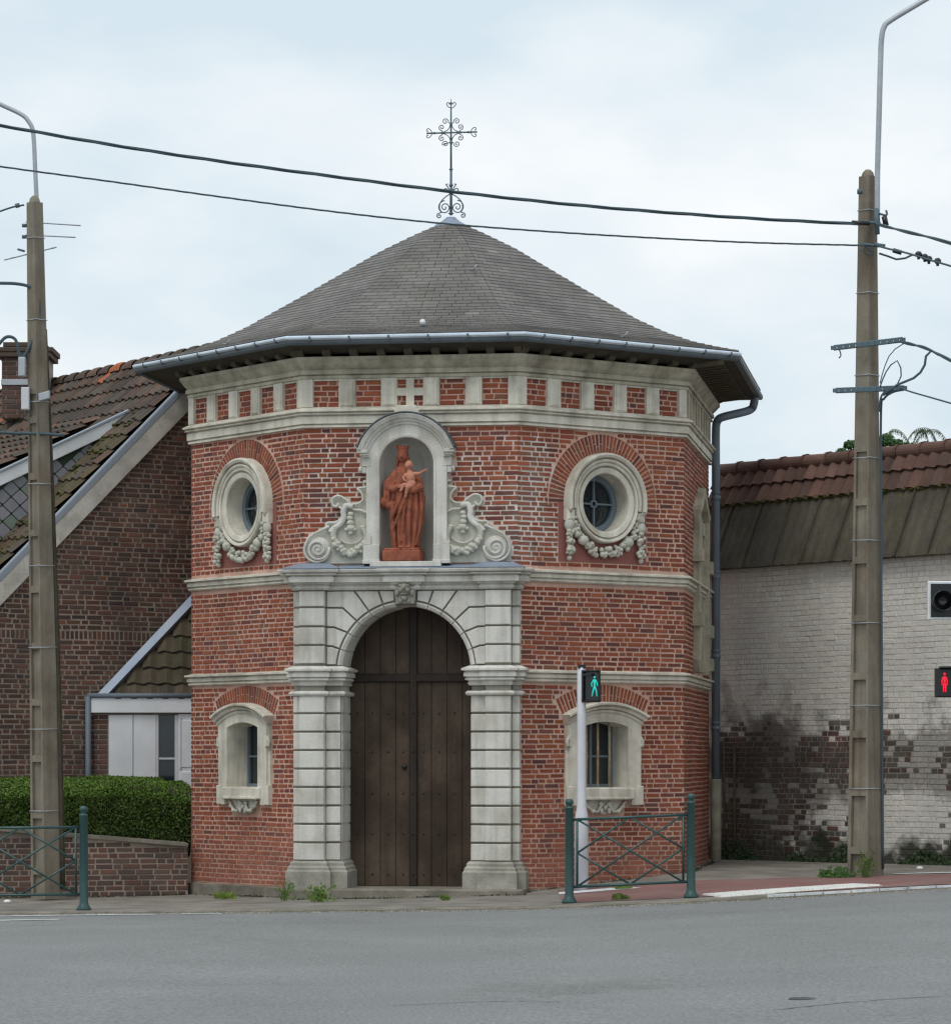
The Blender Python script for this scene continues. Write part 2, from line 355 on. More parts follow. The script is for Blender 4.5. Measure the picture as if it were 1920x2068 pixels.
def course_bricks(u0, u1, z0, z1, excl, H=.061, joint=.0150, SL=.215, HW=.102, phase=0, mode='mix'):
    out = []; k0 = int(math.floor(z0 / H)); k1 = int(math.ceil(z1 / H))
    for k in range(k0, k1 + 1):
        va = k * H; vb = va + H - joint
        if vb > z1 or va < z0 - .01: 
            va = max(va, z0 + .002); vb = min(vb, z1 - .002)
            if vb - va < .015: continue
        segs = [(u0, u1)]
        for iv in (excl(va, vb) if excl else []):
            ns = []
            for a, b in segs:
                if iv[1] <= a or iv[0] >= b: ns.append((a, b)); continue
                if iv[0] > a: ns.append((a, iv[0]))
                if iv[1] < b: ns.append((iv[1], b))
            segs = ns
        u = u0 - rnd.uniform(0, .01); first = True
        odd = (k + phase) % 2
        if mode == 'rows': odd_head = odd
        cnt = 0
        while u < u1 - .005:
            if mode == 'rows':
                Lb = (HW if odd else (SL if cnt % 3 else HW)) if rnd.random() > .08 else (SL if odd else HW)
                if first and not odd: Lb = .06 + .05 * odd
            else:
                Lb = SL if (cnt % 2 == odd) else HW
                if rnd.random() < .15: Lb = HW if Lb == SL else SL
                if first and odd: Lb = .06
            first = False; cnt += 1
            Lb *= rnd.uniform(.94, 1.06)
            a, b = u, u + Lb - .004
            u = u + Lb + joint * rnd.uniform(.7, 1.2)
            for s0, s1 in segs:
                x0 = max(a, s0 + (0 if s0 <= u0 + 1e-6 else .008)); x1 = min(b, s1 - (0 if s1 >= u1 - 1e-6 else .008))
                if x1 - x0 > .022: out.append((x0, x1, va, vb))
    return out
def put_bricks(fr, bricks, key, pal, matname, parent, nobj, proud=.007, rank=None, colf=None, stuffname='brickwork', wob=0.0):
    """The largest nobj of them as objects, the rest as one mesh."""
    order = sorted(range(len(bricks)), key=lambda i: -(rank(bricks[i]) if rank else (bricks[i][1] - bricks[i][0])))
    sel = set(order[:nobj]); mb = MB()
    o0 = fr(0, 0, 0); U = fr(1, 0, 0) - o0; Dd = fr(0, 0, 1) - o0
    rot = Matrix((U, -Dd * -1, Vector((0, 0, 1)))).transposed()
    rz = math.atan2(U.y, U.x)
    for i, (a, b, va, vb) in enumerate(bricks):
        pr = proud * rnd.uniform(.35, 1.45)
        w_ = wob * math.sin(a * 3.1 + va * 2.0) + rnd.uniform(-.0015, .0015)
        va += w_; vb += w_
        if i in sel:
            c = colf(a, va) if colf else None
            lst = MESHVAR[key]
            if c is None: me = rnd.choice(lst)[1]
            else: me = min(lst, key=lambda t: sum((x - y) ** 2 for x, y in zip(t[0], c)) + rnd.random() * 1e-3)[1]
            ob = bpy.data.objects.new('brick', me); ob.location = fr((a + b) / 2, (va + vb) / 2, pr)
            ob.rotation_euler = (0, 0, rz); ob.scale = (b - a, -.03 if False else .03, vb - va)
            # the unit brick's depth axis (local y, -1 back .. 0 front) must point outwards
            nrm = Vector((math.sin(rz), -math.cos(rz), 0))
            if nrm.dot(Dd) > 0: ob.rotation_euler = (0, 0, rz + math.pi)
            link(ob, parent)
        else:
            c = colf(a, va) if colf else pick(pal)
            if c is None: c = pick(pal)
            j = lambda: rnd.uniform(-.0025, .0025)
            q = [(a + j(), va + j()), (b + j(), va + j()), (b + j(), vb + j()), (a + j(), vb + j())]
            e = .004
            vs_ = [fr(x, y, -.012) for x, y in q] + [fr(x + (e if i_ in (0, 3) else -e), y + (e if i_ < 2 else -e), pr) for i_, (x, y) in enumerate(q)]
            mb.hexa(vs_, c, cap=False)
    if mb.v:
        mb.build(stuffname, matname, parent, kind='stuff')
    return mb
def arc_bricks(fr, cx, cz, r0, r1, a0, a1, n, pal, d=.009, split=True, mb=None, wj=.40):
    out = []
    for i in range(n):
        t0 = lerp(a0, a1, i / n); t1 = lerp(a0, a1, (i + 1) / n); g = (t1 - t0) * wj / 2
        t0 += g; t1 -= g
        cuts = [(r0, r1)]
        if split:
            m = lerp(r0, r1, .36 if i % 2 else .64) if i % 2 == 0 or rnd.random() < .35 else None
            if i % 2 == 0: m = lerp(r0, r1, rnd.choice([.38, .5]))
            if m: cuts = [(r0, m - .006), (m + .006, r1)]
        for ra, rb in cuts:
            c = pick(pal); dd = d * rnd.uniform(.6, 1.2)
            q = [(cx + r_ * math.cos(t), cz + r_ * math.sin(t)) for r_, t in ((ra, t1), (ra, t0), (rb, t0), (rb, t1))]
            m2 = MB(); m2.hexa([fr(x, y, -.012) for x, y in q] + [fr(x, y, dd) for x, y in q], c, cap=False); out.append(m2)
    return out
def circ_iv(cx, cz, r, va, vb):
    dv = 0 if va <= cz <= vb else min(abs(va - cz), abs(vb - cz))
    if dv >= r: return None
    h = math.sqrt(r * r - dv * dv); return (cx - h, cx + h)
def sheet(name, fr, outer, holes, m, parent, d=0.0):
    loops = [[Vector((p[0], p[1], 0)) for p in outer]] + [[Vector((p[0], p[1], 0)) for p in h] for h in holes]
    tri = tessellate_polygon(loops); allp = [p for l_ in loops for p in l_]
    mb = MB(); mb.add([fr(p.x, p.y, d) for p in allp], [tuple(t) for t in tri])
    return mb.build(name, m, parent)
def circle(cx, cz, r, n=40, a0=0, a1=2 * math.pi, end=False):
    k = n + 1 if end else n
    return [(cx + r * math.cos(a0 + (a1 - a0) * i / n), cz + r * math.sin(a0 + (a1 - a0) * i / n)) for i in range(k)]
brick_variants('chapel', PAL_CH, 'brick', 18)
brick_variants('house', PAL_HO, 'hbrick', 14)

# ------------------------------------------------------------------ ground
GX = [-40, -6, -4.4, -1, .6, 1.1, 2.6, 5.4, 9, 40]
G37 = [-.10, -.05, -.03, 0, .02, .04, .10, .26, .36, .5]
G40 = [-.10, -.08, -.07, -.005, .05, .09, .20, .27, .36, .5]
G43 = [-.10, -.09, -.08, 0, .14, .18, .27, .30, .36, .5]
def G(x, y):
    a = interp(x, GX, G37); b = interp(x, GX, G40); c = interp(x, GX, G43)
    if y < 37.4: return lerp(a * .5, a, max(0, min(1, (y - 15) / 22.4)))
    if y < 40: return lerp(a, b, (y - 37.4) / 2.6)
    return lerp(b, c, min(1, (y - 40) / 3))
def gridsheet(name, xs, ys, dz, m, inside=None, **k):
    mb = MB(); nx = len(xs); vs_ = [(x, y, G(x, y) + dz) for y in ys for x in xs]; fs = []
    for j in range(len(ys) - 1):
        for i in range(nx - 1):
            fs.append((j * nx + i, j * nx + i + 1, (j + 1) * nx + i + 1, (j + 1) * nx + i))
    mb.add(vs_, fs); return mb.build(name, m, None, **k)
def frange(a, b, n): return [a + (b - a) * i / n for i in range(n + 1)]
mb = MB(); mb.add([(-900, -300, -.6), (900, -300, -.6), (900, 1500, -.6), (-900, 1500, -.6)], [(0, 1, 2, 3)])
mb.build('ground', 'soil', None, kind='structure')
XS = [-60, -40, -25, -15, -10, -8] + frange(-6, 9, 60) + [12, 16, 25, 40, 60]
gridsheet('road', XS, [-60, -30, -10, 5, 15, 20, 24, 28, 31, 33, 34.5, 35.5, 36.3, 37, 37.31], -.03, 'asphalt', kind='structure')
gridsheet('pavement', XS, [37.40, 37.8, 38.2, 38.6, 39, 39.5, 40, 40.5, 41, 42, 43, 44, 47, 52, 60, 90], 0.0, 'pave', kind='structure')
mb = MB()   # low kerb between road and pavement
vs_ = []; fs = []
prof = [(37.30, -.16), (37.31, -.012), (37.325, 0.0), (37.425, .004), (37.425, -.16)]
xs = XS
for x in xs:
    for (y, z) in prof: vs_.append((x, y, G(x, 37.4) + z))
for i in range(len(xs) - 1):
    for j in range(4): fs.append((i * 5 + j, (i + 1) * 5 + j, (i + 1) * 5 + j + 1, i * 5 + j + 1))
mb.add(vs_, fs); mb.build('kerb', 'concrete', None, kind='structure')
def gpoly(name, pts, dz, m, nsub=6, **k):
    mb = MB(); n = len(pts)
    # subdivide a quad strip so that it follows the ground
    a, b, c, d = [Vector(p) for p in pts]; vs_ = []; fs = []
    for j in range(nsub + 1):
        for i in range(nsub * 3 + 1):
            s_, t_ = i / (nsub * 3), j / nsub
            p = a.lerp(b, s_).lerp(d.lerp(c, s_), t_); vs_.append((p.x, p.y, G(p.x, p.y) + dz))
    w_ = nsub * 3 + 1
    for j in range(nsub):
        for i in range(nsub * 3): fs.append((j * w_ + i, j * w_ + i + 1, (j + 1) * w_ + i + 1, (j + 1) * w_ + i))
    mb.add(vs_, fs); return mb.build(name, m, None, kind='structure', **k)
gpoly('red_pavement', [(1.0, 37.75), (30, 37.44), (30, 41.0), (1.0, 40.25)], .006, 'red_asphalt', 20)
gpoly('white_marking', [(1.0, 39.35), (2.0, 39.55), (1.75, 39.9), (1.0, 39.75)], .011, 'mark', 3)
gpoly('white_marking', [(-9.0, 36.75), (-3.6, 36.95), (-3.6, 37.08), (-9.0, 36.95)], -.024, 'mark', 4)
gpoly('white_marking', [(-9.0, 35.3), (-4.55, 35.95), (-4.55, 36.1), (-9.0, 35.6)], -.024, 'mark', 4)
gpoly('white_marking', [(-3.30, 37.0), (-2.85, 37.04), (-2.85, 37.15), (-3.30, 37.12)], -.024, 'mark', 2)
gpoly('white_marking', [(6.3 - 1.15, 40.6), (12, 40.5), (12, 40.75), (6.3 - 1.15, 40.75)], .011, 'mark', 4)
# worn white kerb stones on the right
kb = MB()
kr = empty('white_kerb', (3.4, 37.36, G(3.4, 37.4)), label='row of worn white kerb stones along the red pavement edge', cat='kerb stones')
kr['kind'] = 'structure'
for i in range(26):
    x0 = 3.3 + i * .32
    mb = MB()
    for q in range(1):
        f_ = lambda u, v, d: Vector((x0 + u - kr.location.x, 37.31 + d - kr.location.y, G(x0 + u, 37.4) + v - kr.location.z))
        mb.block(f_, 0.006, .31, -.1, .012 + rnd.uniform(-.002, .004), 0, .10, .008)
    mb.build('kerb_stone', 'mark', kr)
# ribbed white tactile slabs
tr = empty('tactile_strip', (2.6, 37.8, G(2.6, 37.8)), label='white ribbed tactile paving strip at the crossing by the barrier', cat='tactile paving')
a0, b0, c0, d0 = Vector((2.60, 38.00)), Vector((2.80, 37.58)), Vector((4.70, 38.02)), Vector((4.40, 38.55))
for i in range(14):
    mb = MB(); q0, q1 = i / 14 + .003, (i + 1) / 14 - .003
    def cor(t): return a0.lerp(d0, t), b0.lerp(c0, t)
    for s0, s1, h in ((0, 1, .010),):
        A0, B0 = cor(q0); A1, B1 = cor(q1)
        pts = [B0, B1, A1, A0]
        lo = [Vector((p.x, p.y, G(p.x, p.y))) - tr.location for p in pts]; hi = [p + Vector((0, 0, h)) for p in lo]
        mb.hexa(lo + hi)
        for r_ in range(3):
            t0 = lerp(q0, q1, (r_ + .25) / 3); t1 = lerp(q0, q1, (r_ + .75) / 3)
            A0, B0 = cor(t0); A1, B1 = cor(t1); A0 = A0.lerp(B0, .06); A1 = A1.lerp(B1, .06); B0 = B0.lerp(A0, .06); B1 = B1.lerp(A1, .06)
            lo = [Vector((p.x, p.y, G(p.x, p.y) + .010)) - tr.location for p in (B0, B1, A1, A0)]
            mb.hexa(lo + [p + Vector((0, 0, .014)) for p in lo])
    mb.build('slab', 'tactile', tr)

# ------------------------------------------------------------------ CHAPEL
BETA = R(8.5); S = 2.66; AP = S * 1.2071068
CO = (-.3247, 43.746, 0.0)
chapel = empty('chapel', CO, -BETA, label='octagonal red brick chapel with stone bands, arched portal and slate roof', cat='chapel')
PA, PB, PC, PD = (-AP, -S / 2), (-S / 2, -AP), (S / 2, -AP), (AP, -S / 2)
PE, PF = (AP, 2.67), (-AP, 2.67)
POLY = [PA, PB, PC, PD, PE, PF]
def frame(a, c):
    a = Vector(a); c = Vector(c); U = (c - a).normalized(); Nn = Vector((U.y, -U.x)); m = (a + c) / 2
    return (lambda u, v, d: Vector((m.x + U.x * u + Nn.x * d, m.y + U.y * u + Nn.y * d, v))), (c - a).length
FAB, WAB = frame(PA, PB); FBC, WBC = frame(PB, PC); FCD, WCD = frame(PC, PD); FDE, WDE = frame(PD, PE)
FEF, WEF = frame(PE, PF); FFA, WFA = frame(PF, PA)
def bandmap(p, h): return Vector((p[0], p[1], h))
def chapel_world(p):
    c, s_ = math.cos(-BETA), math.sin(-BETA); return Vector((CO[0] + p.x * c - p.y * s_, CO[1] + p.x * s_ + p.y * c, p.z))
ZB = -.25; ZT = 6.55
# exclusions
def ex_window(va, vb):
    o = []
    # round window with its brick arch above and garland panel below
    if vb > 4.90:
        iv = circ_iv(0, 4.90, .865, va, vb)
        if iv: o.append(iv)
    elif vb > 4.14 and va < 4.93: o.append((-.70, .70))
    # lower window
    if 1.10 < vb and va < 2.22: o.append((-.60, .60))
    if 1.0 < vb and va < 1.2: o.append((-.34, .34))
    if va > 2.12 and va < 2.64:
        iv = circ_iv(0, 1.09, 1.545, va, vb)
        t = (vb - 1.09) * math.tan(R(29.5))
        if iv: o.append((-min(-iv[0], t), min(iv[1], t)))
    for z0, z1 in ((3.88, 4.04), (2.645, 2.80), (5.80, 6.06), (6.395, 7)):
        if vb > z0 and va < z1: o.append((-9, 9))
    return o
def frieze(va, vb):
    # brick only in the frieze panels
    cs = [-1.055, -.525, 0, .525, 1.055]; o = []; e = -9
    for c in cs: o.append((e, c - .162)); e = c + .162
    o.append((e, 9)); return o
PC_ = -.04   # the portal's centre line
def scr(x, y): return ((600 + x / 3.696 - 823) / 164.0 + .037, 4.121 + (1135 - (820 + y / 3.696)) * .006083)
ol = [(500, 590), (478, 575), (462, 592), (425, 603), (450, 628), (466, 660), (468, 690), (440, 716), (400, 728), (372, 705), (335, 672), (290, 655), (240, 668), (226, 700), (240, 745), (268, 752), (290, 742), (312, 770), (308, 805), (285, 838), (240, 850), (205, 850), (180, 885), (150, 905), (90, 935), (40, 990), (18, 1060), (35, 1120), (80, 1158), (130, 1168), (500, 1168)]
OLP = [scr(*p) for p in ol]
def ex_front(va, vb):
    o = []
    for z0, z1 in ((5.80, 6.06), (6.395, 7)):
        if vb > z0 and va < z1: o.append((-9, 9))
    if va < 4.08: o.append((-1.33, 1.33)) if va > -.1 else None
    # niche and its scrolls
    if va < 5.98:
        if vb > 5.32:
            iv = circ_iv(-.03, 5.32, .60, va, vb)
            if iv: o.append(iv)
        else: o.append((-.56, .50))
        h = 0
        for v_ in (va, (va + vb) / 2, vb):
            for i in range(len(OLP)):
                (x0, z0_), (x1, z1_) = OLP[i], OLP[(i + 1) % len(OLP)]
                if (z0_ - v_) * (z1_ - v_) <= 0 and abs(z1_ - z0_) > 1e-6: h = max(h, abs(x0 + (x1 - x0) * (v_ - z0_) / (z1_ - z0_)))
        vm = (va + vb) / 2; xs_ = []
        for i in range(len(OLP)):
            (x0, z0_), (x1, z1_) = OLP[i], OLP[(i + 1) % len(OLP)]
            if (z0_ - vm) * (z1_ - vm) < 0: xs_.append(abs(x0 + (x1 - x0) * (vm - z0_) / (z1_ - z0_)))
        xs_.sort()
        for k_ in range(0, len(xs_) - 1, 2):
            a_, b_ = xs_[k_] - .015, xs_[k_ + 1] + .015
            o.append((-.037 + a_, -.037 + b_)); o.append((-.037 - b_, -.037 - a_))
        if h and not xs_: o.append((-.037 - h, -.037 + h))
    return [q for q in o if q]
walls = {}
def wallof(tagname, fr, W, excl, holes, nobj, mode, phase, frz=True):
    hw = W / 2
    outer = [(-hw, ZB), (hw, ZB), (hw, ZT), (-hw, ZT)]
    wl = sheet('wall', fr, outer, holes, 'mortar', chapel)
    br = course_bricks(-hw - .004, hw + .004, .02, 5.80, excl, mode=mode, phase=phase)
    mids = (lambda va, vb: frieze(va, vb))
    if frz: fz = course_bricks(-hw, hw, 6.052, 6.395, mids, mode='mix', phase=phase, H=.068, joint=.013)
    else: fz = []
    walls[tagname] = (wl, br, fz); return wl
hole_round = circle(0, 4.90, .40, 40)
hole_low = [(-.40, 1.30), (.40, 1.30), (.40, 2.12)] + [(x, 2.12 + .07 * (1 - (x / .4) ** 2)) for x in (.2, 0, -.2)] + [(-.40, 2.12)]
wallof('AB', FAB, WAB, ex_window, [hole_round, hole_low], 80, 'rows', 0)
wallof('CD', FCD, WCD, ex_window, [hole_round, hole_low], 120, 'mix', 1)
door_hole = [(PC_ - .81, -.2), (PC_ + .81, -.2), (PC_ + .81, 2.78)] + circle(PC_, 2.78, .81, 24, 0, math.pi, True)[1:-1] + [(PC_ - .81, 2.78)]
NCX, NZ0, NZS, NR = -.03, 4.12, 5.32, .335
niche_hole = [(NCX - NR, NZ0), (NCX + NR, NZ0), (NCX + NR, NZS)] + circle(NCX, NZS, NR, 24, 0, math.pi, True)[1:-1] + [(NCX - NR, NZS)]
wallof('BC', FBC, WBC, ex_front, [door_hole, niche_hole], 120, 'mix', 0)
def ex_side(va, vb):
    o = [(-9, 9)] if ((vb > 3.88 and va < 4.04) or (vb > 2.645 and va < 2.80) or (vb > 5.80)) else []
    if vb > 2.85 and va < 5.0: o.append((-.62, 1.12))
    elif 5.0 <= va < 5.32:
        t = (5.32 - va) / .32; o.append((.25 - .87 * t, .25 + .87 * t))
    return o
wallof('DE', FDE, WDE, ex_side, [], 30, 'mix', 0, frz=False)
wallof('FA', FFA, WFA, lambda a, b: [(-9, 9)] if b > 5.8 else [], [], 0, 'mix', 1, frz=False)
wallof('EF', FEF, WEF, lambda a, b: [(-9, 9)] if b > 5.8 else [], [], 0, 'mix', 1, frz=False)
quota = {'AB': 60, 'CD': 110, 'BC': 110, 'DE': 0, 'FA': 0, 'EF': 0}
frs = {'AB': FAB, 'CD': FCD, 'BC': FBC, 'DE': FDE, 'FA': FFA, 'EF': FEF}
for k, (wl, br, fz) in walls.items():
    allb = br + fz
    def rank(b): return (b[1] - b[0]) * (b[3] - b[2]) * (1 if b[3] < 5.8 else 1.02)
    put_bricks(frs[k], allb, 'chapel', PAL_CH, 'brick', wl, quota[k], rank=rank, wob=.004 if k in ('BC', 'CD') else .0025)
# stone corner touches where bricks wrap: recessed red corner is left to the brick ends
# brick arches
arc_parts = []
for fr, wl in ((FAB, walls['AB'][0]), (FCD, walls['CD'][0])):
    for m2 in arc_bricks(fr, 0, 4.90, .622, .855, R(-2), R(182), 44, PAL_CH): m2.build('arch_brick', 'brick', chapel)
    for m2 in arc_bricks(fr, 0, 1.09, 1.33, 1.535, R(61), R(119), 26, PAL_CH): m2.build('arch_brick', 'brick', chapel)
    # thin mortar line following the arches
    mb = MB(); mb.sweep(circle(0, 4.90, .862, 40, R(-4), R(184), True), [(-.006, 0), (-.005, .011), (.005, .011), (.006, 0)], lambda p, h: fr(p[0], p[1], h)); mb.build('arch_joint', 'mortar', chapel)
    mb = MB(); mb.add([fr(-.70, 4.15, .004), fr(.70, 4.15, .004), fr(.70, 4.9, .004), fr(-.70, 4.9, .004)], [(0, 1, 2, 3)])
    # render panel around the garland (ring shaped so that the window stays open)
    pts = [(-.70, 4.15), (.70, 4.15), (.70, 4.92), (.45, 4.92)] + circle(0, 4.90, .45, 16, 0, -math.pi, True)[1:-1] + [(-.45, 4.92), (-.70, 4.92)]
    mb = MB(); mb.prism(fr, pts, -.01, .009); mb.build('render_panel', 'render', chapel)

# ---- horizontal stone bands
def band(name, path, prof, m, closed=False):
    mb = MB(); mb.sweep(path, prof, bandmap, closed); return mb.build(name, m, chapel)
full = POLY
B1 = [(-.02, 5.795), (.045, 5.80), (.045, 5.825), (.022, 5.828), (.022, 5.840), (.060, 5.845), (.060, 5.930), (.035, 5.934), (.035, 5.944), (.085, 5.955), (.085, 5.972), (.070, 5.976), (.115, 5.990), (.115, 6.005), (.03, 6.05), (-.02, 6.055)]
band('cornice_band', full, B1, 'stone', True)
gapL, gapR = (PC_ - 1.2, -AP), (PC_ + 1.2, -AP)
openpath = [gapR, PC, PD, PE, PF, PA, PB, gapL]
def band_q(z0, z1): 
    h = z1 - z0
    return [(-.02, z0), (.03, z0 + .004), (.045, z0 + h * .12), (.045, z0 + h * .22), (.022, z0 + h * .24), (.022, z0 + h * .33), (.058, z0 + h * .36), (.058, z0 + h * .62), (.038, z0 + h * .65), (.038, z0 + h * .71), (.092, z0 + h * .76), (.092, z0 + h * .90), (.01, z1), (-.02, z1)]
band('string_course', openpath, band_q(3.88, 4.04), 'stone')
band('string_course', openpath, band_q(2.645, 2.80), 'stone')
band('plinth_band', openpath, [(-.02, -.35), (.05, -.35), (.05, .085), (.0, .10), (-.02, .10)], 'concrete')
# ---- frieze: pilasters between panels
for fr, W in ((FAB, WAB), (FBC, WBC), (FCD, WCD)):
    cs = [-.79, -.2625, .2625, .79]
    for c in cs:
        w_ = (.525 - .325) / 2 if abs(c) < .5 else .1025
        mb = MB(); mb.block(fr, c - w_, c + w_, 6.05, 6.40, -.02, .045, .004)
        mb.block(fr, c - w_ + .022, c + w_ - .022, 6.065, 6.385, .04, .058, .006)
        mb.add([fr(c - w_ + .03, 6.375, .060), fr(c + w_ - .03, 6.375, .060), fr(c, 6.315, .064)], [(0, 1, 2)])
        mb.build('frieze_pilaster', 'stone', chapel)
    for sgn in (-1, 1):
        mb = MB(); a, b = sorted((sgn * 1.2175, sgn * (W / 2 + .016)))
        mb.block(fr, a, b, 6.05, 6.40, -.03, .045, .004)
        mb.build('corner_pilaster', 'stone', chapel)
    # lintel strip closing the panels
    for c in (-1.055, -.525, 0, .525, 1.055):
        mb = MB(); mb.block(fr, c - .16, c + .16, 6.375, 6.40, -.01, .03, .003); mb.build('panel_head', 'stone', chapel)
for i in range(9):
    u = -1.75 + i * .43
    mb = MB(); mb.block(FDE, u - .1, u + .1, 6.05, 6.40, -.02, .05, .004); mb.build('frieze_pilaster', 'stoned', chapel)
# stone cross in the middle frieze panel
mb = MB(); cpts = [(-.05, 6.055), (.05, 6.055), (.05, 6.175), (.165, 6.175), (.165, 6.272), (.05, 6.272), (.05, 6.392), (-.05, 6.392), (-.05, 6.272), (-.165, 6.272), (-.165, 6.175), (-.05, 6.175)]
mb.prism(FBC, cpts, -.01, .05, ch=.004); mb.build('stone_cross', 'stone', chapel)
# ---- main cornice and eaves
B0 = [(-.02, 6.395), (.055, 6.40), (.055, 6.435), (.040, 6.438), (.040, 6.447), (.075, 6.452), (.075, 6.50), (.055, 6.503), (.055, 6.512), (.10, 6.56), (.13, 6.60), (.15, 6.62), (.15, 6.66), (-.02, 6.66)]
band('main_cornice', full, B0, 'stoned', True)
EO = [.38, .40, .38, .68, .70, .80]       # eave overhang of each side AB BC CD DE EF FA
def offset_each(poly, offs):
    n = len(poly); out = []
    for i in range(n):
        p = Vector(poly[i]); e1 = (p - Vector(poly[i - 1])).normalized(); e2 = (Vector(poly[(i + 1) % n]) - p).normalized()
        n1 = Vector((e1.y, -e1.x)); n2 = Vector((e2.y, -e2.x)); o1 = offs[i - 1]; o2 = offs[i]
        det = n1.x * n2.y - n1.y * n2.x
        x = (o1 * n2.y - o2 * n1.y) / det; y = (n1.x * o2 - n2.x * o1) / det
        out.append((p.x + x, p.y + y))
    return out
EAVE = offset_each(POLY, EO); ZE = 6.82
inner = offset_path(POLY, .10, True)
mb = MB(); n = 6
mb.add([(p[0], p[1], 6.70) for p in inner] + [(p[0], p[1], 6.79) for p in EAVE], [(i, (i + 1) % n, n + (i + 1) % n, n + i) for i in range(n)])
mb.build('soffit', 'soffit', chapel)
# corbels under the eaves
for idx, (fr, W) in enumerate(((FAB, WAB), (FBC, WBC), (FCD, WCD), (FDE, WDE))):
    ov = EO[idx]; nb = int(W / (.30 if idx < 3 else .24))
    for i in range(nb + 1):
        u = -W / 2 - .03 + (W + .06) * i / nb
        mb = MB()
        prof_ = [(.10, 6.672), (.15, 6.662), (min(.20, ov - .18), 6.682), (ov - .17, 6.715), (ov - .17, 6.785), (.10, 6.72)]
        vsL = [fr(u - .05, z, d) for d, z in prof_]; vsR = [fr(u + .05, z, d) for d, z in prof_]
        k = len(prof_); mb.add(vsL + vsR, [tuple(range(k)), tuple(reversed(range(k, 2 * k)))] + [(j, (j + 1) % k, k + (j + 1) % k, k + j) for j in range(k)])
        mb.build('corbel', 'soffitl', chapel)
# gutter / zinc edge
GP = offset_path(EAVE, 0.0, True)
mb = MB(); mb.sweep(EAVE, [(-.05, 6.775), (.02, 6.775), (.035, 6.80), (.035, 6.835), (-.05, 6.835)], bandmap, True); mb.build('eave_board', 'darkzinc', chapel)
front_path = [EAVE[0], EAVE[1], EAVE[2], EAVE[3]]
mb = MB(); mb.sweep(front_path, [(.0, 6.832), (.045, 6.832), (.068, 6.85), (.068, 6.868), (.055, 6.878), (.03, 6.885), (-.04, 6.905), (-.04, 6.85)], bandmap, False); mb.build('gutter', 'zinc', chapel)
for a, b in ((0, 1), (1, 2), (2, 3)):
    A = Vector(EAVE[a]); Bv = Vector(EAVE[b]); L_ = (Bv - A).length; dr = (Bv - A).normalized(); nn = Vector((dr.y, -dr.x))
    k = int(L_ / .42)
    for i in range(k):
        p = A + dr * (i + .6) * L_ / k
        mb = MB(); mb.box(lambda u, v, d: Vector((p.x + dr.x * u + nn.x * d, p.y + dr.y * u + nn.y * d, v)), -.012, .012, 6.815, 6.872, .03, .074)
        mb.build('gutter_clip', 'darkzinc', chapel)

# ---- slate roof
APZ = 8.86; DROP = APZ - 6.90
def gt(t): return interp(t, [0, .05, .12, .23, .475, .66, .76, .85, .93, 1], [0, .045, .112, .228, .535, .758, .856, .925, .968, 1])
EV = [Vector((p[0], p[1])) for p in EAVE]
# the eave polygon of the roof with the long sides kept on the apex's level
def rp(i, t, w, lift=0.0):
    e = EV[i].lerp(EV[(i + 1) % 6], w) * t; return Vector((e.x, e.y, APZ - DROP * gt(t) + lift))
mb = MB(); NT = 40
for i in range(6):
    vs_ = [rp(i, j / NT, w, -.02) for j in range(NT + 1) for w in (0, 1)]
    mb.add(vs_, [(2 * j, 2 * j + 1, 2 * j + 3, 2 * j + 2) for j in range(NT)])
roof = mb.build('roof', 'soffit', chapel)
slates = []
ts = [0.045]
while ts[-1] < 1.0:
    t = ts[-1]; e = .5 * (EV[1] + EV[2]); L1 = e.length
    dtt = .001; sl = math.hypot(L1 * dtt, DROP * (gt(t + dtt) - gt(t))) / dtt
    ts.append(t + .098 / sl)
ts[-1] = 1.0
for i in range(6):
    for r_ in range(len(ts) - 1):
        t0, t1 = ts[r_], ts[r_ + 1]
        wl_ = (EV[i] - EV[(i + 1) % 6]).length * t1; n = max(1, int(round(wl_ / .20)))
        off = .5 if r_ % 2 else 0
        edges = [0] + [(k + off) / n for k in range(0 if off else 1, n)] + [1]
        for a, b in zip(edges[:-1], edges[1:]):
            if b - a < .01: continue
            slates.append((i, t0, t1, a, b))
def slate_col():
    k = rnd.uniform(.89, 1.11); c = rnd.choice([(.150,.139,.128), (.158,.146,.134), (.143,.134,.126), (.153,.141,.126)])
    if rnd.random() < .02: k *= 1.35
    return tuple(x * k for x in c)
def slate_mesh(mbx, s_, org=Vector((0, 0, 0))):
    i, t0, t1, a, b = s_; g = .0035 / max(.2, (EV[i] - EV[(i + 1) % 6]).length * t1)
    a2, b2 = a + g, b - g; tt = max(.0, t0 - .006); dz = rnd.uniform(0, .004)
    lo = [rp(i, t1 + .001, a2, .002) - org, rp(i, t1 + .001, b2, .002) - org, rp(i, tt, b2, -.004) - org, rp(i, tt, a2, -.004) - org]
    hi = [rp(i, t1 + .001, a2, .017 + dz) - org, rp(i, t1 + .001, b2, .017 + dz) - org, rp(i, tt, b2, .004) - org, rp(i, tt, a2, .004) - org]
    mbx.hexa(lo + hi, slate_col(), cap=False)
vis = [k for k, s_ in enumerate(slates) if s_[0] in (1, 2)]
vis.sort(key=lambda k: -((slates[k][4] - slates[k][3]) * (EV[slates[k][0]] - EV[(slates[k][0] + 1) % 6]).length * slates[k][2]) * (slates[k][1] < .8))
selS = set(vis[:300]); mb = MB()
for k, s_ in enumerate(slates):
    if k in selS:
        m1 = MB(); slate_mesh(m1, s_); m1.build('slate', 'slate', roof)
    else: slate_mesh(mb, s_)
mb.build('slate_field', 'slate', roof, kind='stuff')
for i in (0, 1, 2, 3, 4, 5):
    pass
